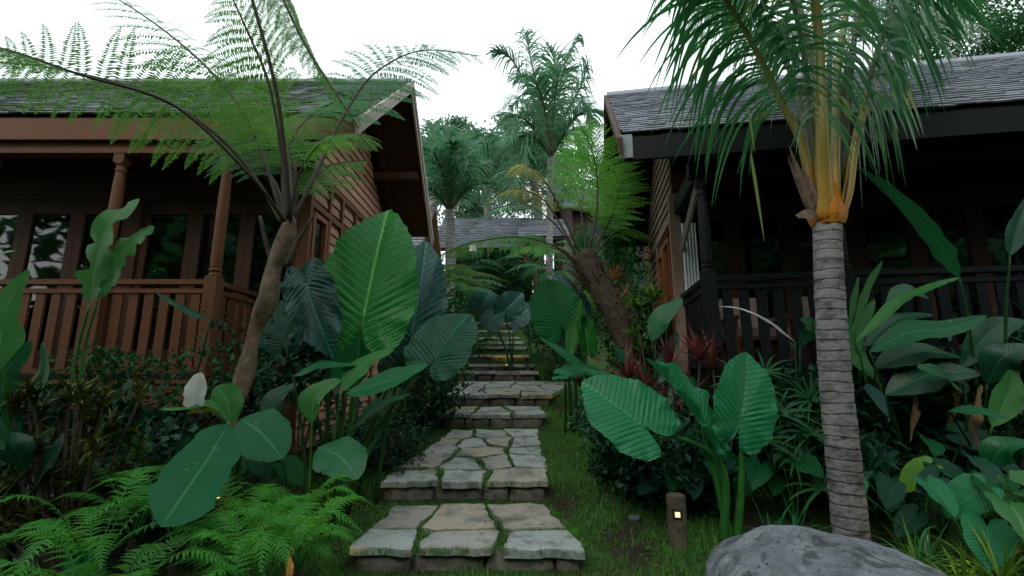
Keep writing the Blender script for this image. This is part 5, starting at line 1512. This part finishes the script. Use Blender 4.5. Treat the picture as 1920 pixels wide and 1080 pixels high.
# ------------------------------------------------------------------ grass and litter
def in_slab(x, y):
    for q in SLABS:
        ins = False; j = len(q) - 1
        for i in range(len(q)):
            if (q[i][1] > y) != (q[j][1] > y) and x < (q[j][0] - q[i][0]) * (y - q[i][1]) / (q[j][1] - q[i][1]) + q[i][0]: ins = not ins
            j = i
        if ins: return True
    return False
def shrink(q, k):
    cx = sum(a for a, b in q) / len(q); cy = sum(b for a, b in q) / len(q)
    return [(cx + (a - cx) * k, cy + (b - cy) * k) for a, b in q]
SLABS = [shrink(q, .84) for q in SLABS]
def tread_z(x, y):
    for (y0, y1, z0, z1, xl, xr, xlb, xrb, *_r) in STEPS:
        if y0 <= y <= y1:
            t = (y - y0) / (y1 - y0)
            if xl + (xlb - xl) * t - .02 <= x <= xr + (xrb - xr) * t + .02: return z0 + (z1 - z0) * t - .045
    return None
def grass():
    mb = MB()
    n = 0
    while n < 100000:
        y = 1.2 + 12 * U(0, 1) ** 1.5
        x = PX + U(-2.0, 2.0) * (1 if y < 9 else .8)
        if U(0, 1) < max(0, abs(x - PX - .1) - 1.35) * .9: continue
        tz = tread_z(x, y)
        on = tz is not None
        if on and in_slab(x, y): continue
        d = noise.noise(V((x * 1.7, y * 1.7, 5))) + .35 * noise.noise(V((x * 6, y * 6, 2)))
        if not on and d < U(-.55, .25): n += .3; continue
        z = (tz + .012) if on else gz(x, y) - .005
        h = (U(.02, .045) if on else U(.02, .07)) * (1 + .5 * d)
        a = U(0, 6.283); l = h * U(.2, .9); w_ = U(.0016, .0032) * (1 + y * .12)
        dx, dy = math.cos(a) * l, math.sin(a) * l
        b_ = V((x, y, z)); s = V((-math.sin(a) * w_, math.cos(a) * w_, 0))
        mb.add([b_ - s, b_ + s, b_ + V((dx * .4, dy * .4, h * .7)) + s * .7, b_ + V((dx * .4, dy * .4, h * .7)) - s * .7, b_ + V((dx, dy, h * .92))], [(0, 1, 2, 3), (3, 2, 4)])
        n += 1
    o = mb.build('grass', M['grass'])
    tag(o, 'short patchy grass between the flagstones and along both sides of the steps', 'grass', kind='stuff')
grass()
def litter():
    mb = MB()
    for _ in range(46):
        y = U(3.2, 8.8); x = U(-1.0, .4); z = tread_z(x, y)
        if z is None: continue
        z += .062; a = U(0, 6.28); l = U(.03, .07); w_ = l * U(.15, .3)
        d = V((math.cos(a), math.sin(a), U(-.02, .15))) * l; q = V((-math.sin(a), math.cos(a), U(-.1, .2))) * w_
        p = V((x, y, z)); mb.add([p, p + d * .5 + q, p + d, p + d * .5 - q + V((0, 0, .008))], [(0, 1, 2, 3)])
    for _ in range(900):
        y = U(1.6, 9); x = PX + U(-1.9, 1.9)
        if tread_z(x, y) is not None: continue
        z = gz(x, y) + .02; a = U(0, 6.28); l = U(.02, .06); w_ = l * U(.1, .3)
        d = V((math.cos(a), math.sin(a), U(-.1, .3))) * l; s = V((-math.sin(a), math.cos(a), U(-.3, .3))) * w_
        p = V((x, y, z)); mb.add([p, p + d * .5 + s, p + d, p + d * .5 - s + V((0, 0, .006))], [(0, 1, 2, 3)])
    tag(mb.build('leaf_litter', M['fern_dead']), 'scattered dry brown leaves lying in the grass', 'leaf litter', kind='stuff')
litter()
def weeds():
    mb = MB()
    for _ in range(3200):
        y = 1.5 + 8 * U(0, 1) ** 1.3; x = PX + U(-1.9, 1.9)
        if tread_z(x, y) is not None or noise.noise(V((x * 2.5, y * 2.5, 8))) < .05: continue
        b_ = V((x, y, gz(x, y) + U(.01, .035)))
        for k in range(3):
            a = U(0, 6.28); l = U(.012, .026); d = V((math.cos(a), math.sin(a), U(0, .4))) * l; q = V((-math.sin(a), math.cos(a), 0)) * l * .4
            mb.add([b_, b_ + d * .55 - q, b_ + d, b_ + d * .55 + q], [(0, 1, 2, 3)])
    tag(mb.build('weeds', M['lime']), 'tiny broad-leaved weeds scattered through the grass', 'weeds', kind='stuff')
weeds()

# ------------------------------------------------------------------ boulder, bollard, small lamps
def boulder():
    b = bmesh.new(); bmesh.ops.create_icosphere(b, subdivisions=6, radius=1)
    c = V((1.40, 2.12, .10))
    mb = MB(); vs = []
    for v_ in b.verts:
        q = v_.co.copy()
        k = 1 + .10 * noise.noise(q * 1.3 + V((3, 1, 2))) + .05 * noise.noise(q * 3 + V((1, 7, 2))) + .016 * noise.noise(q * 8) + .008 * noise.noise(q * 20)
        z = q.z
        if z > 0: z = z ** .8 if z < 1 else z
        zt = z * (1 + .10 * q.x * -1)
        vs.append(c + V((q.x * .57 * k, q.y * .48 * k, zt * .46 * k - .0)))
    b.verts.index_update()
    mb.add(vs, [tuple(x.index for x in f.verts) for f in b.faces]); b.free()
    tag(mb.build('boulder', M['boulder'], None, smooth=True, origin=(c.x, c.y, gz(c.x, c.y))), 'large smooth grey boulder at the foot of the palm trunk', 'boulder')
boulder()
def bollard():
    b = G(1.13, 3.35); h = .34; r = .064
    t = thing('bollard_light', 'short round wooden bollard with a small glowing window beside the grass', 'garden light', b)
    mb = MB(); prof = [(r * 1.02, -.03), (r, .05), (r * .98, h * .5), (r, h - .02), (r * .96, h - .005), (r * .88, h)]
    vs = []
    for i, (rr, z) in enumerate(prof):
        for k in range(22):
            a = 6.283 * k / 22
            q = rr * (1 + .05 * noise.noise(V((math.cos(a) * 3, math.sin(a) * 3, z * 1.5))))
            vs.append(b + V((q * math.cos(a), q * math.sin(a), z)))
    mb.add(vs, [(i * 22 + k, i * 22 + (k + 1) % 22, (i + 1) * 22 + (k + 1) % 22, (i + 1) * 22 + k) for i in range(5) for k in range(22)] + [tuple(5 * 22 + k for k in range(22))])
    mb.build('post', M['post_wood'], t, smooth=False)
    F = Matrix.Translation(b) @ Matrix.Rotation(R(-14), 4, 'Z')
    mb = MB(); mb.box(-.032, .03, -r - .006, -r + .02, .20, .26, F); o = mb.build('lamp_housing', M['lamp_body'], t, fix=True)
    mb = MB(); mb.box(-.016, .016, -r - .010, -r - .007, .213, .245, F); mb.build('lamp_window', M['lamp_face'], o, fix=True)
bollard()
def spot(lab, p, aim, e, sz=.03, size=70, bulb=True):
    t = thing('garden_spotlight', lab, 'garden light', G(p.x, p.y), 'small warm garden lights')
    a = (V(aim) - p).normalized()
    mb = MB(); mb.tube([G(p.x, p.y, -.02), p], .006, 6); mb.tube([p - a * .03, p + a * .03], (.022, .03), 12, cap=False)
    mb.build('lamp_housing', M['lamp_body'], t)
    bm_ = bmesh.new(); bmesh.ops.create_icosphere(bm_, subdivisions=2, radius=.016)
    mb = MB(); bm_.verts.index_update(); mb.add([p + a * .012 + v_.co for v_ in bm_.verts], [tuple(x.index for x in f.verts) for f in bm_.faces]); bm_.free()
    mb.build('bulb', M['lamp'], t, smooth=True)
    ld = bpy.data.lights.new('spot', 'SPOT'); ld.energy = e; ld.color = (1, .68, .16); ld.spot_size = R(size); ld.spot_blend = .6; ld.shadow_soft_size = .03
    lo = bpy.data.objects.new('spot_lamp', ld); link(lo); lo.location = p + a * .05 - ORIG[t.name]; lo.parent = t
    lo.rotation_euler = a.to_track_quat('-Z', 'Y').to_euler()
q = GP(570, 2.62, .06); spot('warm garden light buried in the ferns left of the widest step', q, q + V((-.05, .35, .5)), 5, size=120)
q = GP(945, 9.6, .12); spot('warm garden light beside the distant upper steps', q, q + V((.1, .4, .6)), 10, size=120)
q = GP(1052, 6.9, .12); spot('warm garden light at the right of the upper steps, on the grass', q, q + V((.1, .4, .6)), 6, size=120)
q = GP(1790, 2.62, .10); spot('warm garden light among the lilies at the lower right', q, q + V((0, .45, .35)), 1.6, size=120)
q = GP(420, 3.05, .45); spot('warm garden light under the white dried banana leaf', q, q + V((-.1, -.1, .6)), 1.5, size=110)
mb = MB(); b = G((1190 - 960) / FPX * 3.85 / 1.078, 3.85)
mb.lathe(b, [(.05, -.02), (.05, .02), (.042, .028), (.0401, .0285)], 20)
tag(mb.build('ground_lamp', M['boulder'], None, smooth=False, origin=b), 'small round grey lamp cover sunk in the grass left of the bollard', 'garden light')
def mounds():
    mb = MB()
    c = GP(1850, 2.5)
    for j in range(18):
        for i in range(30):
            x = c.x - .75 + i * .055; y = c.y - .55 + j * .065
            e = max(0, 1 - ((x - c.x) / .75) ** 2 - ((y - c.y) / .55) ** 2)
            mb.v.append(V((x, y, gz(x, y) - .02 + .06 * e ** .5 + .015 * noise.noise(V((x * 12, y * 12, 0)))))); mb.uv.append((0, 0))
    mb.f = [(j * 30 + i, j * 30 + i + 1, (j + 1) * 30 + i + 1, (j + 1) * 30 + i) for j in range(17) for i in range(29)]
    tag(mb.build('bare_soil', M['red_soil'], smooth=True), 'bare reddish soil patch in the bed at the lower right', None, kind='structure')
mounds()

# ------------------------------------------------------------------ the garden behind the viewer: it shades the beds and is mirrored in the panes
def woodland():
    mc = MB()
    for k in range(44):
        a = R(188 + 164 * (k % 22) / 21 + U(-3, 3)); d = U(8, 11)
        c = V((math.cos(a) * d, math.sin(a) * d, U(1.5, 3.5) + (k // 22) * 3))
        cloud(mc, c, (2.3, 2.0, 2.3), 1100, .5, .2, .1, 22, .55)
    tag(mc.build('woodland', M['shrub_mid']), 'garden trees behind the viewer, mirrored in the verandah panes', 'woodland', kind='stuff')
woodland()
